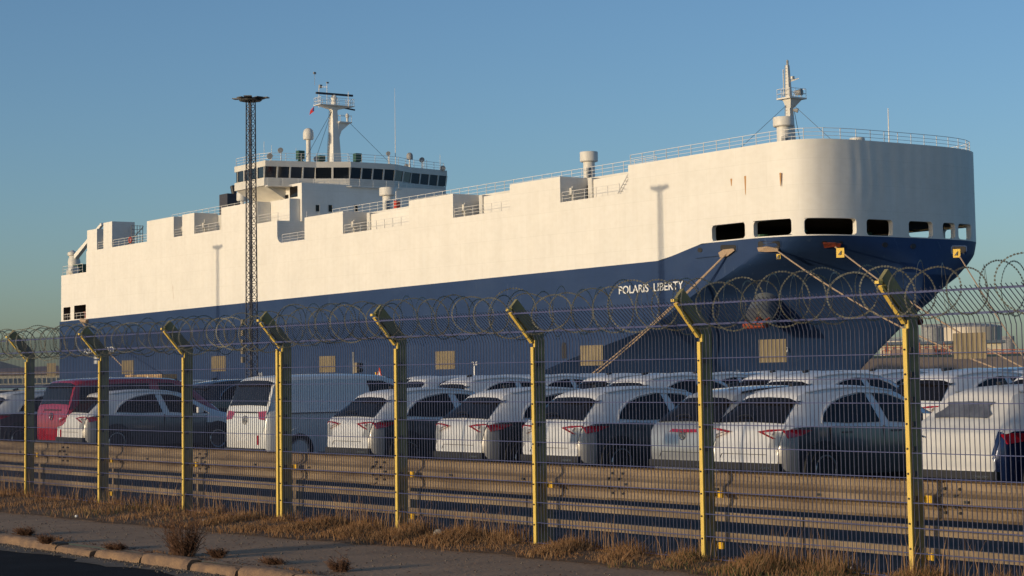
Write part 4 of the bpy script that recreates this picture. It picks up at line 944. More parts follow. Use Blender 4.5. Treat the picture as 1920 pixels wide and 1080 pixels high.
def make_car(name, label, cat, d, cls, mats, opts, group=None):
    t = thing(name, label, cat, (0, 0, 0), group)
    for k, m in shell(d, cls).items(): m.build(k if k != 'corner' else 'rear_bumper', mats[k], t, smooth=32, recalc=True)
    L = d['L']; van = d is VAN
    wx = tab(d['w'], 1.0)+.01; wy = (.84, L-.90) if not van else (.80, L-.86)
    for y in wy:
        for sg in (1, -1):
            m = MB(); P = [(sg*(wx+.0), y+.44*math.cos(a*PI/10), .36+.44*math.sin(a*PI/10)) for a in range(11)]+[(sg*wx, y-.44, .18), (sg*wx, y+.44, .18)]
            m.slab(P, (-sg*.04, 0, 0)); m.build('wheel_arch', mats.get('arch', 'plastic'), t)
            wheel(t, sg*(wx+.012), y, .35, sg)
    if opts.get('sidewin', True) and not van:
        g = opts.get('glass', 'glass')
        add_panel(t, 'side_window', g, d, 'side', [(.86, .05), (.98, .28), (1.22, .56), (1.5, .77), (1.85, .91), (2.02, .95), (2.14, .05), (1.4, .01)])
        add_panel(t, 'side_window', g, d, 'side', [(2.34, .07), (2.2, .95), (2.55, .93), (2.85, .80), (3.1, .50), (3.42, .10), (2.8, .05)])
        m = MB(); pts = [gl(d, y, v, 1, .016) for y, v in ((.83, .0), (.96, .32), (1.2, .61), (1.48, .83), (1.85, .965), (2.5, .98), (2.85, .86), (3.12, .55), (3.48, .06))]; m.sweep(pts, .012, 4); m.sweep([(-x, y, z) for x, y, z in pts], .012, 4); m.build('window_trim', opts.get('trim', 'film'), t)
        # roof rail
        pts = [tp(d, y, .93, .03) for y in (.8, 1.2, 1.7, 2.2, 2.7)]
        for sg in (1, -1): m = MB(); m.sweep([(sg*x, y, z) for x, y, z in pts], .016, 4); m.build('roof_rail', opts.get('trim', 'film'), t)
    if van:
        if opts.get('glazed'): add_panel(t, 'side_window', 'glass', d, 'side', [(.35, .12), (.42, .88), (1.5, .9), (2.35, .9), (2.35, .12), (1.2, .08)])
        else:
            m = MB()
            for sg in (1, -1):
                m.path([(sg*.997, .45, 1.12), (sg*.997, 2.0, 1.12)], .012)
                for zz in (1.42, 1.58, 1.74): m.box(min(sg*.90, sg*.955), max(sg*.90, sg*.955), .28, .42, zz, zz+.03)
            m.build('side_trim', 'plastic', t)
        add_panel(t, 'side_window', 'glass', d, 'side', [(2.75, .12), (2.6, .92), (3.0, .93), (3.35, .80), (3.75, .30), (3.9, .10), (3.3, .08)])
        add_panel(t, 'windscreen', 'glass', d, 'top', (3.25, 4.2, .92, .95))
        add_panel(t, 'rear_window', 'glass', d, 'top', (.105, .285, .90, .93), .014)
        m = MB(); m.slab([tp(d, .30, -.97, .02), tp(d, .30, .97, .02), tp(d, .26, .97, .09), tp(d, .26, -.97, .09)], (0, -.05, .02)); m.build('spoiler', opts.get('spoiler', 'plastic'), t)
        m = MB(); zz = 1.06
        xs = [-.93, -.7, -.45, .45, .7, .93]
        for sg in (1, -1):
            m = MB(); P = [rearp(d, sg*x, z) for x, z in ((.50, 1.16), (.86, 1.18), (.93, 1.16), (.93, 1.0), (.86, .98), (.62, 1.0))]; m.slab(P, (0, .05, 0)); m.build('tail_light', 'tail', t)
        m = MB(); m.slab([rearp(d, -.50, 1.16), rearp(d, .50, 1.16), rearp(d, .50, 1.13), rearp(d, -.5, 1.13)], (0, .03, 0)); m.build('light_bar', 'plastic', t)
        badge(t, 0, rearp(d, 0, 1.0, .03)[1], .98, .09, 'chrome' if opts.get('glazed') else 'shipgrey')
        m = MB(); m.box(-.30, .30, rearp(d, 0, .62)[1]-.0, .1, .52, .70); m.build('plate_recess', opts.get('body', 'vanwhite'), t)
        m = MB(); m.slab([rearp(d, x, z, .02) for x, z in ((.60, .66), (.66, .66), (.66, .46), (.60, .46))], (0, .03, 0)); m.build('reflector', 'tail', t)
        m = MB(); m.box(-.86, .86, -.03, .15, .30, .38); m.build('rear_valance', 'plastic', t)
    else:
        if opts.get('cover'):
            m = MB(); rows = []
            for i in range(5):
                y = lerp(.26, .50, i/4); fx = .55+.08*math.sin(i*1.7); rows.append([tp(d, y, lerp(-fx-.1, fx, j/6), .014+.004*((i+j) % 2)) for j in range(7)])
            m.grid(rows); m.build('cover_window', 'bluefilm2', t)
            m = MB(); m.slab([(tab(d['w'], y)+.012, y, z) for y, z in ((.07, .975), (.20, .99), (.58, .975), (.40, .87), (.12, .84))], (-.05, 0, 0)); m.build('tail_light', 'tail', t)
            m = MB(); m.sweep([(-.58, .0, 1.30-.35), (-.60, .0, .95), (-.5, -.005, .92)], .01, 4); m.build('cover_strap', 'plastic', t)
        else:
            add_panel(t, 'rear_window', 'glass', d, 'top', (.155, .56, .93, .93), .014)
            m = MB(); m.slab([tp(d, .60, -.98, .012), tp(d, .60, .98, .012), tp(d, .50, .98, .09), tp(d, .50, -.98, .09)], (0, .10, .015)); m.build('spoiler', opts.get('spoiler', 'plastic'), t)
            m = MB(); m.slab([tp(d, .515, -.42, .06), tp(d, .515, .42, .06), tp(d, .50, .42, .085), tp(d, .50, -.42, .085)], (0, -.02, 0)); m.build('brake_light', 'darkred', t)
            m = MB(); m.sweep([tp(d, .18, .1, .04), tp(d, .23, -.02, .05), tp(d, .24, -.3, .045), tp(d, .21, -.42, .04)], .012, 4); m.build('wiper', 'plastic', t)
            add_panel(t, 'windscreen', 'wglass', d, 'top', (2.95, 3.62, .92, .94))
        for sg in ((1, -1) if not opts.get('cover') else ()):
            lt = opts.get('lamp', 'wedge')
            if lt == 'wedge':
                P = [rearp(d, sg*x, z) for x, z in ((.30, .950), (.55, .985), (.80, .99), (.87, .96), (.86, .85), (.66, .84))]
                P = [(x, y-.022, z) for x, y, z in P]; m = MB(); m.slab(P, (0, .07, 0)); lamp = m.build('tail_light', 'tail', t)
                m = MB(); P = [rearp(d, sg*x, z, .044) for x, z in ((.44, .945), (.66, .950), (.63, .90))]; m.slab(P, (0, .03, 0)); m.build('clear_lens', 'tailclear', lamp)
                xw = tab(d['w'], .2)
                m = MB(); m.slab([(sg*(tab(d['w'], y)+.012), y, z) for y, z in ((.07, .97), (.20, .985), (.58, .965), (.36, .89), (.12, .85))], (-sg*.05, 0, 0)); m.build('tail_light_side', 'tail', lamp)
            elif lt == 'bar':
                m = MB(); m.slab([(rearp(d, sg*x, z)[0], rearp(d, sg*x, z)[1]-.03, z) for x, z in ((.0, .965), (.84, .975), (.84, .925), (.0, .915))], (0, .05, 0)); m.build('light_bar', 'tail', t)
        if opts.get('badge'): badge(t, 0, rearp(d, 0, .88, .03)[1], .87, .075)
        if not opts.get('cover'):
            m = MB(); m.path([rearp(d, -.55, .52, .004), rearp(d, -.50, .60, .004), rearp(d, .50, .60, .004)], .006); m.build('hatch_crease', 'plastic', t)
        m = MB(); m.add(*(lambda q: (q.v, q.f))(MB().box(-.80, .80, -.025, .12, .36, .47))); m.build('rear_valance', 'plastic', t)
        for sg in (1,):
            m = MB(); m.box(sg*.40, sg*.66, -.035, .05, .385, .41); m.build('bumper_trim', 'chrome', t)
        m = MB(); m.box(.20, .46, -.035, .0, .43, .455) if False else m.slab([tp(d, 1.05, .06, .02), tp(d, 1.2, .04, .03), tp(d, 1.2, -.04, .03), tp(d, 1.05, -.06, .02)], (0, -.02, .05)); m.build('roof_antenna', 'plastic', t)
        if opts.get('handles', True):
            m = MB()
            for sg in (1, -1):
                for y in (1.25, 2.35): m.box(min(sg*.91, sg*.935), max(sg*.91, sg*.935), y, y+.2, .90, .925)
            m.build('door_handle', mats['body'], t)
        m = MB()
        for sg in (1, -1):
            for y, z0_, z1_ in ((.98, .62, 1.0), (2.17, .32, 1.0), (3.35, .34, .95)):
                x_ = tab(d['w'], y)+.001; m.box(min(sg*(x_-.03), sg*x_), max(sg*(x_-.03), sg*x_), y-.006, y+.006, z0_, z1_)
        m.build('door_seam', 'plastic', t)
        # mirror
        for sg in (1, -1):
            m = MB(); m.box(min(sg*.93, sg*1.07), max(sg*.93, sg*1.07), 3.05, 3.2, 1.02, 1.16); m.build('mirror', opts.get('trim', 'film'), t)
    return t
M['bluefilm2'] = mat('grey blue mesh window of the cover', (.16, .17, .20), .4, var=.5, scale=3)
def cls_suv(x, y, z):
    if z > .93 or (y > 3.3 and z > .80): return 'film_cover'
    if y < .16 and abs(x) < .60 and z > .47: return 'hatch_film'
    if y < .36 and z > .40: return 'corner'  # rear corners take the sunlit tone of the body paint
    return 'body'
def cls_one(x, y, z): return 'body'
def cls_cover(x, y, z):
    if y < 3.2 and (z > .98 or (y < .14 and abs(x) < .72 and z > .44)): return 'film_cover'
    return 'body'
MS = {'film_cover': 'film', 'hatch_film': 'film', 'corner': 'silver', 'body': 'paint'}
protoS = make_car('parked_car', 'x', 'car', SUV, cls_suv, MS, {})
protoD = make_car('parked_car', 'x', 'car', SUV, cls_one, {'body': 'greycar', 'arch': 'plastic'}, dict(lamp='bar', badge=True, trim='plastic'))
protoF = make_car('parked_car', 'x', 'car', SUV, cls_cover, {'film_cover': 'film2', 'body': 'bluecar'}, dict(cover=True, trim='film2', lamp='wedge'))
protoK = make_car('parked_car', 'x', 'car', SUV, cls_one, {'body': 'darkcar'}, dict(trim='chrome'))
vanW = make_car('parked_van', 'x', 'van', VAN, cls_one, {'body': 'vanwhite', 'arch': 'vanwhite'}, dict(body='vanwhite'))
vanR = make_car('parked_van', 'x', 'van', VAN, cls_one, {'body': 'redcar', 'arch': 'redcar'}, dict(glazed=True, body='redcar'))
used = set()
def put(proto, X, Y, z, label, group, rz=0, cat='car'):
    o = proto if proto.name not in used else copy_tree(proto)
    used.add(proto.name); o.location = (X, Y, z); o.rotation_euler.z = rz or random.Random(int(abs(X)*977)).uniform(-.022, .022); o['label'] = label; o['group'] = group; o['category'] = cat
    return o
G1 = 'first row of parked vehicles behind the crash barrier'
YR, ZRW = 22.0, -.18
def rowX(p, dx, y=800): return onY(p, y, YR)[0]-dx
put(protoS, rowX(93, 0)-4.3, YR-.2, ZRW, 'film topped dark car cut by the left edge of the picture', G1)
put(vanR, rowX(95, 0), YR, ZRW, 'red van at the left with its rear door lit', G1, cat='van')
put(protoS, rowX(141, .32), YR, ZRW, 'film covered white and dark grey car standing right of the red van', G1)
put(vanW, rowX(458, 0), YR, ZRW, 'tall white panel van in the first row', G1, cat='van')
put(protoS, rowX(667, .32), YR, ZRW, 'film covered car directly right of the white van', G1)
put(protoS, rowX(878, .32), YR, ZRW, 'film covered car second to the right of the white van', G1)
put(protoS, rowX(1051, .32), YR, ZRW, 'film covered car left of the pale grey car with the round badge', G1)
put(protoD, rowX(1277, 0, 790), YR, ZRW, 'pale grey car with a red light bar and round badge on its tailgate', G1)
put(protoS, rowX(1420, .32), YR, ZRW, 'film covered car between the pale grey badged car and the white covered blue car', G1)
put(protoF, rowX(1783, 0), YR, ZRW, 'dark blue car under a creased white cover with a mesh window', G1)
put(protoK, rowX(1783, 0)+2.42, YR, ZRW, 'dark car cut by the right edge of the picture', G1)
# rows behind: the roofs that show between and above the first row
G2 = 'film covered cars in the rows behind the first'
def row2(p, Y, lab, z=.01, proto=None): put(proto or protoS, onY(p, 715, Y)[0]+.62, Y-.3, z, lab, G2)
names = ['first', 'second', 'third', 'fourth', 'fifth', 'sixth', 'seventh', 'eighth', 'ninth', 'tenth', 'eleventh', 'twelfth', 'thirteenth', 'fourteenth', 'fifteenth', 'sixteenth', 'seventeenth', 'eighteenth', 'nineteenth', 'twentieth']
names += ['twenty-'+n for n in names[:9]]+['thirtieth']+['thirty-'+n for n in names[:9]]
for k, (p, Y) in enumerate(((805, 29.5), (1125, 29.5), (1418, 29.5), (1672, 29.5), (1880, 30))):
    row2(p, Y, 'white film covered car in the second row, %s rear window from the left' % names[k])
put(protoK, onY(340, 730, 29)[0], 29, .03, 'silver framed dark car in the second row behind the red van', G2)
put(protoS, onY(340, 730, 29)[0]-2.6, 29, .03, 'film covered second row car, partly hidden behind the red van', G2)
for k, (p, Y) in enumerate(((1075, 36), (1375, 36), (1700, 36), (1560, 37), (1235, 37), (935, 37), (1850, 36))):
    row2(p, Y, 'third row film covered car, roof seen below the %s' % ['centre post', 'post left of the bow', 'rightmost post', 'bow of the ship', 'bow lettering', 'signal light', 'storage tanks'][k])
# simple far cars
def far_car(mm_body, mm_film):
    d = SUV; parts = shell(d, lambda x, y, z: 'f' if z > .93 else 'b')
    t = thing('parked_car', 'x', 'car'); parts['f'].build('film_cover', mm_film, t, smooth=32, recalc=True); parts['b'].build('body', mm_body, t, smooth=32, recalc=True)
    add_panel(t, 'rear_window', 'glass', d, 'top', (.155, .56, .93, .93), .014)
    add_panel(t, 'side_window', 'glass', d, 'side', [(.98, .06), (1.02, .30), (1.18, .62), (1.45, .84), (1.85, .93), (2.55, .93), (2.85, .80), (3.1, .50), (3.42, .10), (2.0, .03)])
    add_panel(t, 'windscreen', 'wglass', d, 'top', (2.95, 3.62, .92, .94))
    return t
fa, fb = far_car('paint', 'film'), far_car('darkcar', 'greycar')
rr = random.Random(3)
rown = ['fourth', 'fifth', 'sixth', 'seventh', 'eighth']
for r_i, Y in enumerate((43, 50, 57, 64, 71)):
    xl, xr = onY(760, 700, Y)[0], onY(1960, 700, Y)[0]; n = int((xr-xl)/2.75)
    for k in range(n):
        X = xl+k*2.75+rr.uniform(-.15, .15); side = px(X, Y, 1.6)[0]
        pr = fb if (side > 1720 and rr.random() < .7) or rr.random() < .06 else fa
        put(pr, X, Y+rr.uniform(-.2, .2), .0+rr.uniform(-.03, .03), ('grey' if pr is fb else 'film covered white')+' car, %s row, %s from the left' % (rown[r_i], names[k] if k < len(names) else str(k+1)), 'distant parked cars towards the quay')

# ------------------------------------------------------------------ crash barrier
YG = 12.80
def gzp(yp): return onY(1715, yp, YG)[1]
zt, zb_ = gzp(900), gzp(974)
gd = thing('crash_barrier', 'weathered corrugated steel crash barrier with two flat rails right behind the fence', 'crash barrier', (-20, YG, -.05))
prof = [(.035, 0), (.075, .06), (.083, .14), (.083, .24), (.06, .33), (.0, .42), (.0, .58), (.06, .67), (.083, .76), (.083, .86), (.075, .94), (.035, 1)]
def beam(x0, x1, dy, dz, name='beam'):
    m = MB(); n = len(prof); th = .004
    rows = [[(x, YG+dy+p[0], lerp(zb_, zt, p[1])+dz) for p in prof] for x in (x0, x1)]
    back = [[(x, y+th, z) for x, y, z in r] for r in rows]
    m.grid(rows); m.grid([back[1], back[0]]); return m.build(name, 'guard', gd)
rr = random.Random(9); xx = -37.0; k = 0
while xx < -4:
    beam(xx, xx+4.32, .0 if k % 2 else .006, rr.uniform(-.006, .006))
    m = MB()
    for q in (.08, .24):
        for zf_, dy in ((.2, .083), (.8, .083), (.36, .03), (.64, .03)): m.tube((xx+q, YG+dy-.02, lerp(zb_, zt, zf_)), (xx+q, YG+dy+.01, lerp(zb_, zt, zf_)), .013, 6)
    tag(m.build('splice_bolts', 'bolt', gd), kind='stuff')
    for q in (.35, 1.65, 2.95):
        m = MB(); m.box(xx+q, xx+q+.05, YG-.012, YG-.002, lerp(zb_, zt, .5)-.01, lerp(zb_, zt, .5)+.012); m.build('slot', 'bolt', gd)
    xx += 4.25; k += 1
for (ya, yb) in ((985, 1004), (1026.5, 1045)):
    xx = -37.0; za, zb2 = gzp(ya), gzp(yb)
    while xx < -4:
        m = MB(); d_ = rr.uniform(-.003, .003); m.box(xx, xx+3.98, YG+.03, YG+.07, zb2+d_, za+d_); m.build('flat_rail', 'guard', gd); xx += 4.0
XP = [-11.49-2.5*k for k in range(-2, 10)]
for X in XP:
    m = MB(); m.box(X-.32, X-.26, YG+.09, YG+.18, -.12, zt-.03); m.build('barrier_post', 'guard', gd)

# ------------------------------------------------------------------ fence
fence = thing('security_fence', 'blue wire mesh security fence on cranked yellow posts topped with coiled razor wire', 'fence', (-20, 12.6, 0))
def at0(m, name, mm): return m.mesh(name, mm)
ZBD = 2.07; ARM = [(12.55, ZBD), (12.25, 2.39)]
def post_meshes():
    m = MB(); w_ = .03
    def prof_(y0, y1, x0, x1):
        # upright with a cranked arm leaning towards the road
        P = [(y0, -.1), (y1, -.1), (y1, ZBD+.06), (y1-.33, ZBD+.41), (y0-.33+.03, ZBD+.33), (y0, ZBD-.02)]
        m.slab([(x0, y, z) for y, z in P], (x1-x0, 0, 0))
    prof_(12.565, 12.672, -.022, .018)
    m.box(-.026, .022, 12.56, 12.5645, -.1, ZBD-.02)
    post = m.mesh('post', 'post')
    m = MB(); m.box(-.024, .018, 12.530, 12.548, .0, 2.00)
    bar = m.mesh('clamp_bar', 'strip')
    m = MB(); a, b = Vector((0, 12.535, ZBD-.02)), Vector((0, 12.27, ZBD+.28)); d = (b-a).normalized(); n = Vector((0, d.z, -d.y))*-1
    m.slab([a+Vector((-.024, 0, 0)), a+Vector((.018, 0, 0)), b+Vector((.018, 0, 0)), b+Vector((-.024, 0, 0))], n*.018)
    m.box(-.024, .02, 12.225, 12.27, 2.36, 2.385)
    m.box(.005, .03, 12.545, 12.565, 2.0, 2.07)
    arm = m.mesh('arm_bar', 'strip')
    m = MB()
    for k in range(10): z = .03+.2*k; m.tube((-.003, 12.531, z), (-.003, 12.520, z), .009, 6)
    for k in range(2): p = a.lerp(b, .3+.45*k); m.tube(p, p+n*-.02, .008, 6)
    bolts = m.mesh('bolts', 'bolt')
    m = MB()
    for k in range(10): z = .03+.2*k; m.box(.018, .032, 12.565, 12.60, z-.02, z+.02)
    hooks = m.mesh('hook_bolts', 'bolt')
    m = MB(); m.box(.02, .09, 12.69, 12.71, -.03, .03); m.box(-.045, .02, 12.69, 12.70, -.022, .022)
    clip = m.mesh('clip', 'clip')
    return post, bar, arm, bolts, hooks, clip
pm, bm_, am, bo, hk, cl = post_meshes()
def inst(name, me, par, loc, label=None, kind=None):
    o = bpy.data.objects.new(name, me); COL.objects.link(o); o.parent = par; o.location = loc
    if kind: o['kind'] = kind
    return o
FO = Vector(fence.location)
for i, X in enumerate(XP):
    loc = Vector((X, 0, 0))-FO
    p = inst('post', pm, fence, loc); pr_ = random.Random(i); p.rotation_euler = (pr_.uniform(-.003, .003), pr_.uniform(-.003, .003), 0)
    inst('clamp_bar', bm_, p, (0, 0, 0)); inst('arm_bar', am, p, (0, 0, 0)); inst('bolts', bo, p, (0, 0, 0), kind='stuff'); inst('hook_bolts', hk, p, (0, 0, 0), kind='stuff')
    if i == 6: inst('clamp_bar', bm_, p, (-.085, 0, .03))
    inst('clip', cl, p, (0, 0, .62))
    if i in (2, 3, 5, 8): inst('clip', cl, p, (0, 0, .16))
# one mesh panel 2.5 m long
m = MB()
for k in range(50):
    x = -2.475+.05*k; r = .0038
    m.tube((x, 12.556, .0), (x, 12.556, ZBD-.03), r, 4); m.tube((x, 12.556, ZBD-.03), (x, 12.53, ZBD+.04), r, 4); m.tube((x, 12.53, ZBD+.04), (x, 12.265, 2.345), r, 4)
pv = m.mesh('mesh_uprights', 'wire')
m = MB()
for k in range(10):
    for dy in (-.006, .006): m.tube((-2.5, 12.556+dy, .03+.2*k), (0, 12.556+dy, .03+.2*k), .0046, 4)
for (y, z) in ((12.45, 2.135), (12.29, 2.315)):
    for dy in (-.008, .008): m.tube((-2.5, y+dy, z+dy*.6), (0, y+dy, z+dy*.6), .0058, 4)
ph_ = m.mesh('mesh_bars', 'wireh')
for i, X in enumerate(XP):
    loc = Vector((X, 0, 0))-FO; q = inst('mesh_panel', pv, fence, loc, kind='stuff'); inst('mesh_bars', ph_, q, (0, 0, 0), kind='stuff')
# bare plates fixed to the back of the mesh
for k, (x0, x1, y0, y1) in enumerate(((88, 105, 681, 706), (228, 251, 676, 701), (397, 423, 668, 696), (599, 629, 668, 698), (817, 853, 659, 692), (1088, 1131, 648, 685), (1423, 1475, 637, 679), (1787, 1850, 625, 672))):
    X0, z1 = onY(x0, y0, 12.575); X1, z0 = onY(x1, y1, 12.575); m = MB(); m.box(X0, X1, 12.572, 12.576, z0, z1)
    o = m.build('notice_plate', 'plate', fence)
# razor wire
m = MB(); mb_ = MB(); rz = random.Random(21); X = -38.0; k = 0
while X < -4.5:
    R = .212+rz.uniform(-.035, .035); tilt = (.5 if k % 2 else -.4)+rz.uniform(-.3, .3); cz = 2.315+rz.uniform(-.02, .02)+(-.05 if X < -21 else 0); cy = 12.36+rz.uniform(-.02, .02); lean = rz.uniform(-.12, .12)
    n = 26; P = []; sq = rz.uniform(0, .10); pq = rz.uniform(0, 6.28)
    for i in range(n):
        a = 2*PI*i/n; rr2 = R*(1+sq*math.cos(2*a+pq)); yy = rr2*math.cos(a); zz = rr2*math.sin(a)
        P.append(Vector((X+yy*math.sin(tilt)*1.0+zz*lean*1.2, cy+yy*math.cos(tilt), cz+zz)))
    m.sweep(P, .0019, 4, True)
    for i in range(n):
        for h_ in (0, .5):
            p = P[i].lerp(P[(i+1) % n], h_); d = (P[(i+1) % n]-P[i]).normalized(); o_ = (p-Vector((X, cy, cz))).normalized()
            if o_.length: mb_.add([p-d*.011+o_*.007, p+d*.011+o_*.007, p+d*.004, p+d*.011-o_*.007, p-d*.011-o_*.007, p-d*.004], [(0, 5, 2, 1), (5, 4, 3, 2)])
    X += .15+rz.uniform(-.05, .05); k += 1
tag(m.build('razor_wire', 'razor', fence), kind='stuff'); tag(mb_.build('razor_barbs', 'razor', fence), kind='stuff')

# ------------------------------------------------------------------ kerb, grass, weeds
kr = random.Random(2); xx = -34.0
kerb_g = 'kerb stones along the road'
kroot = MB()
kb = struct(thing('kerb', None, None, (-20, 9.28, 0)))
while xx < -9:
    l = kr.uniform(.85, 1.05); m = MB(); z1 = .0+kr.uniform(-.012, .02); y0 = 9.20+kr.uniform(-.02, .02)+.02*math.sin(xx); e = .03
    x1 = xx+l-.03-kr.random()*.03
    # worn rounded stone
    prof2 = [(0, -.12), (0, z1-.045), (.018, z1-.015), (.05, z1), (.15, z1)]
    rows = []
    ends = [0, .04, .3, .6, .94, 1]
    for q in ends:
        j = .012 if q in (0, 1) else 0; rows.append([(lerp(xx, x1, q), y0+a+kr.uniform(-.007, .007)+j, z_-(j if z_ > -.1 else 0)+kr.uniform(-.006, .006)) for a, z_ in prof2])
    m.grid(rows); n = len(prof2)
    m.add(rows[0]+[(rows[0][0][0], y0+.15, -.12)], [tuple(range(n+1))]); m.add(rows[-1]+[(rows[-1][0][0], y0+.15, -.12)], [tuple(range(n+1))[::-1]])
    m.build('kerb_stone', 'kerb', kb, smooth=50)
    xx += l
def edgeY(X): return tab([(-60, 10.7), (-26, 10.85), (-23, 11.0), (-19.8, 11.2), (-15.9, 11.72), (-13.2, 11.7), (-9, 11.8)], X)
gr = random.Random(31)
def clump(X):                                   # how tall and thick the grass stands along the fence
    return .55+.45*math.sin(X*1.9+.7)*math.sin(X*.83)+.25*math.sin(X*4.3)
def blade(m, x, y, h, lean, ang, w_=.0035, z=0.0):
    dx, dy = math.cos(ang)*lean*h, math.sin(ang)*lean*h; sx, sy = -math.sin(ang+.6)*w_, math.cos(ang+.6)*w_; sx = sx if abs(sx) > w_*.5 else w_*.7
    m.add([(x-sx, y-sy, z), (x+sx, y+sy, z), (x+dx*.35+sx*.8, y+dy*.35+sy*.8, z+h*.6), (x+dx*.35-sx*.8, y+dy*.35-sy*.8, z+h*.6), (x+dx, y+dy, z+h)], [(0, 1, 2, 3), (3, 2, 4)])
m1, m2, m3 = MB(), MB(), MB()
for i in range(44000):
    X = gr.uniform(-33, -8.5) if gr.random() < .5 else gr.uniform(-22, -10); e = edgeY(X)+.10*math.sin(X*5)+.06*math.sin(X*13); y = e+(12.75-e)*gr.random()**.8
    c = max(.15, clump(X)+.35*math.sin(X*7+y*5)); f_ = (y-e)/(12.75-e)
    h = (.03+.145*c*gr.uniform(.4, 1.2)*(.35+.65*f_))*(1.35 if gr.random() < .06 else 1)
    dens = min(1, .4+c)*(1 if f_ > .2 else .6)
    if gr.random() > dens: continue
    green = (X > -14.3 or -25.2 < X < -23.8 or -22.6 < X < -22.0) and gr.random() < (.5 if X > -14.3 else .35)
    blade(m3 if green else (m2 if gr.random() < .22 else m1), x := X, y, h*(.7 if green else 1), gr.uniform(.1, .75), gr.uniform(0, 6.28))
for i in range(1300):                           # stalks standing through the mesh
    X = gr.uniform(-30, -9); y = gr.uniform(12.3, 12.75); c = clump(X)
    if gr.random() > c: continue
    blade(m2, X, y, gr.uniform(.18, .38)*min(1.2, .5+c), gr.uniform(.05, .4), gr.uniform(0, 6.28), .0025)
for i in range(7000):                           # fallen straw on the pavement edge
    X = gr.uniform(-32, -9); y = edgeY(X)+gr.gauss(0, .10)+.05*math.sin(X*5); a = gr.gauss(.2, .6); l = gr.uniform(.04, .16); mm_ = m2 if gr.random() < .5 else m1
    z = .006+gr.random()*.02; dx, dy = math.cos(a)*l, math.sin(a)*l; mm_.add([(X, y, z), (X+.006, y+.005, z), (X+dx, y+dy, z+.01*gr.random())], [(0, 1, 2)])
for i in range(3200):                           # low scrub at the kerb
    X = gr.uniform(-30, -11); c = math.sin(X*2.3)+math.sin(X*5.1+1)
    if c < .35: continue
    blade(m1, X, 9.36+abs(gr.gauss(0, .05)), gr.uniform(.01, .045)*min(c, 1.2), gr.uniform(.2, 1.2), gr.uniform(0, 6.28), .003)
tag(m1.build('dry_grass', 'straw'), 'dry brown grass along the foot of the fence', 'grass', kind='stuff')
tag(m2.build('pale_straw', 'strawl'), 'pale straw stalks and fallen straw by the pavement', 'straw', kind='stuff')
tag(m3.build('green_grass', 'greeng'), 'short green grass tufts by the fence foot', 'grass', kind='stuff')
# soil sheet under the grass
m = MB(); xs = [-60+i*.5 for i in range(110)]
m.grid([[(x, edgeY(x)+.05*math.sin(x*5)+.04*math.sin(x*11), .004) for x in xs], [(x, 12.3, .03) for x in xs], [(x, 12.74, .0) for x in xs]]); M['soil'] = mat('dry soil', (.20, .12, .065), .95, var=.5, scale=5, bump=.01, bscale=25); struct(m.build('soil_strip', 'soil'))
def weed(x, y, H, spread, n, label, mm='deadstem', z=0):
    wr_ = random.Random(int(abs(x)*1000)); t = MB()
    for i in range(n):
        a = wr_.uniform(0, 6.28); r0 = wr_.random()**.5*spread*.45; h = H*(wr_.uniform(.2, .7) if wr_.random() < .82 else wr_.uniform(.6, 1.05)); le = wr_.uniform(.05, .55)*spread
        p0 = Vector((x+r0*math.cos(a), y+r0*math.sin(a)*.6, z)); p1 = p0+Vector((math.cos(a)*le*.5, math.sin(a)*le*.4, h*.55)); p2 = p0+Vector((math.cos(a)*le*1.1, math.sin(a)*le, h))
        t.tube(p0, p1, .0028, 3, .0022); t.tube(p1, p2, .0022, 3, .001)
        for k in range(9):
            q = p0.lerp(p1, .3+.7*k/5) if k < 5 else p1.lerp(p2, (k-5)/4); b = wr_.uniform(0, 6.28); l = wr_.uniform(.02, .07)
            e = q+Vector((math.cos(b)*l, math.sin(b)*l, l*wr_.uniform(.2, 1.1))); s_ = Vector((.0035, 0, .002)); t.add([q-s_, q+s_, e+s_*.8, e-s_*.8], [(0, 1, 2, 3)])
    o = t.build('dead_weed', mm, None, (x, y, z)); return tag(o, label, 'weed', 'dead weeds along the kerb')
wx, wy = onZ(322, 1044); weed(wx, wy+.12, .55, .34, 150, 'tallest brown dead weed, a bushy clump on the kerb below the third post')
for (xp, yp, H, s_, n, lab) in ((45, 1004, .09, .18, 60, 'low brown weed tuft at the left end of the kerb'), (83, 1020, .11, .13, 60, 'small dark weed tuft in the first kerb gap from the left'), (405, 1046, .085, .15, 70, 'rounded little weed right of the tall bush'),
                                (632, 1072, .15, .2, 45, 'sparse twiggy weed at the bottom edge below the fourth post'), (510, 1058, .035, .2, 50, 'flat weed patch on the kerb between bush and twiggy weed'), (215, 1030, .03, .22, 50, 'flat dark weed just left of the tall bush')):
    a, b = onZ(xp, yp); weed(a, b+.02, H, s_, n, lab)
lm, gm = MB(), MB(); lr = random.Random(77)
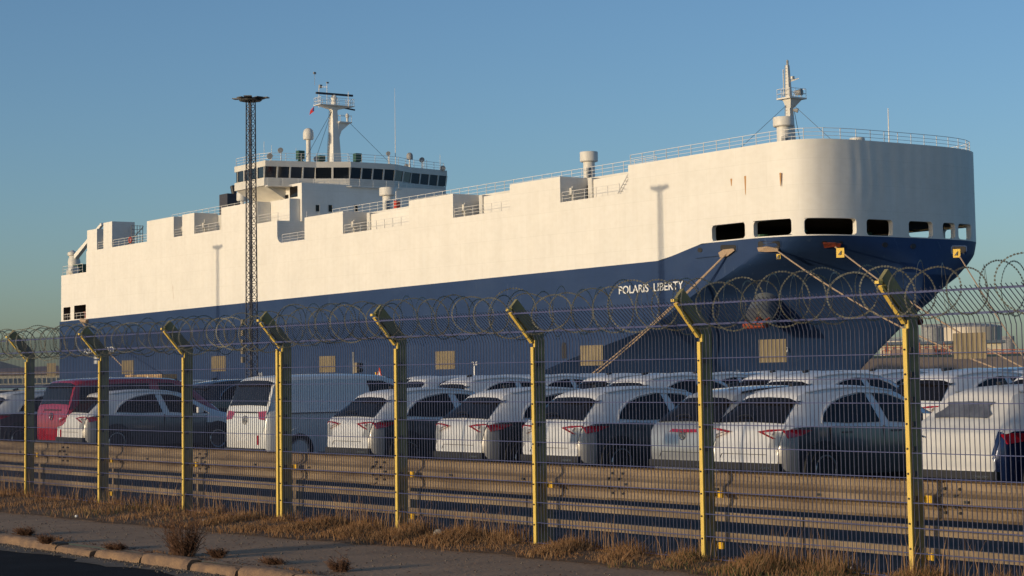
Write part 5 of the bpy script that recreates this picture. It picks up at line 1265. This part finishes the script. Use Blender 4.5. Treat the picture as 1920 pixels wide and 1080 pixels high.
for i in range(2600):
    X = lr.uniform(-31, -10); y = 9.36+abs(lr.gauss(0, .12)) if lr.random() < .6 else lr.uniform(9.35, edgeY(X)); s_ = lr.uniform(.006, .02); a = lr.uniform(0, 6.28); z = .005
    lm.add([(X+s_*math.cos(a), y+s_*math.sin(a), z), (X-s_*.5*math.sin(a), y+s_*.5*math.cos(a), z+.006), (X-s_*math.cos(a), y-s_*math.sin(a), z+.002), (X+s_*.5*math.sin(a), y-s_*.5*math.cos(a), z)], [(0, 1, 2, 3)])
for i in range(2200):
    X = lr.uniform(-31, -10); y = 9.2-abs(lr.gauss(0, .12)) if lr.random() < .7 else lr.uniform(9.4, 11.3); s_ = lr.uniform(.004, .012); z = -.082 if y < 9.25 else .0
    gm.add([(X-s_, y-s_, z), (X+s_, y-s_*.6, z), (X+s_*.7, y+s_, z), (X-s_*.8, y+s_*.8, z), (X, y, z+s_*1.3)], [(0, 1, 4), (1, 2, 4), (2, 3, 4), (3, 0, 4)])
tag(lm.build('fallen_leaves', 'deadstem'), 'small brown dead leaves scattered on the pavement', 'leaves', kind='stuff')
tag(gm.build('grit', 'gutter'), 'fine grit along the gutter and pavement', 'grit', kind='stuff')
# low box of stones and scraps
for (xp, yp, s_, mm, nm, lab) in ((824, 1012, .13, 'stone', 'stone', 'pale rounded stone in the dry grass'), (1596, 1076, .07, 'letters', 'litter', 'small white scrap at the foot of the fence right'), (383, 981, .05, 'letters', 'litter', 'tiny white scrap in the grass right of the third post'), (143, 971, .04, 'letters', 'litter', 'tiny white scrap on the pavement edge by the second post')):
    a, b = onZ(xp, yp); m = MB(); q = random.Random(xp)
    rows = [(s_*.5*math.sin(PI*k/6)*q.uniform(.85, 1.1)+.002, .004+s_*.42*(1-math.cos(PI*k/6))) for k in range(7)]
    m.lathe(a, b, rows, 9); m.v = [(x+q.uniform(-.1, .1)*s_, y+q.uniform(-.1, .1)*s_, z) for x, y, z in m.v]
    tag(m.build(nm, mm, None, (a, b, 0), smooth=50), lab, nm)
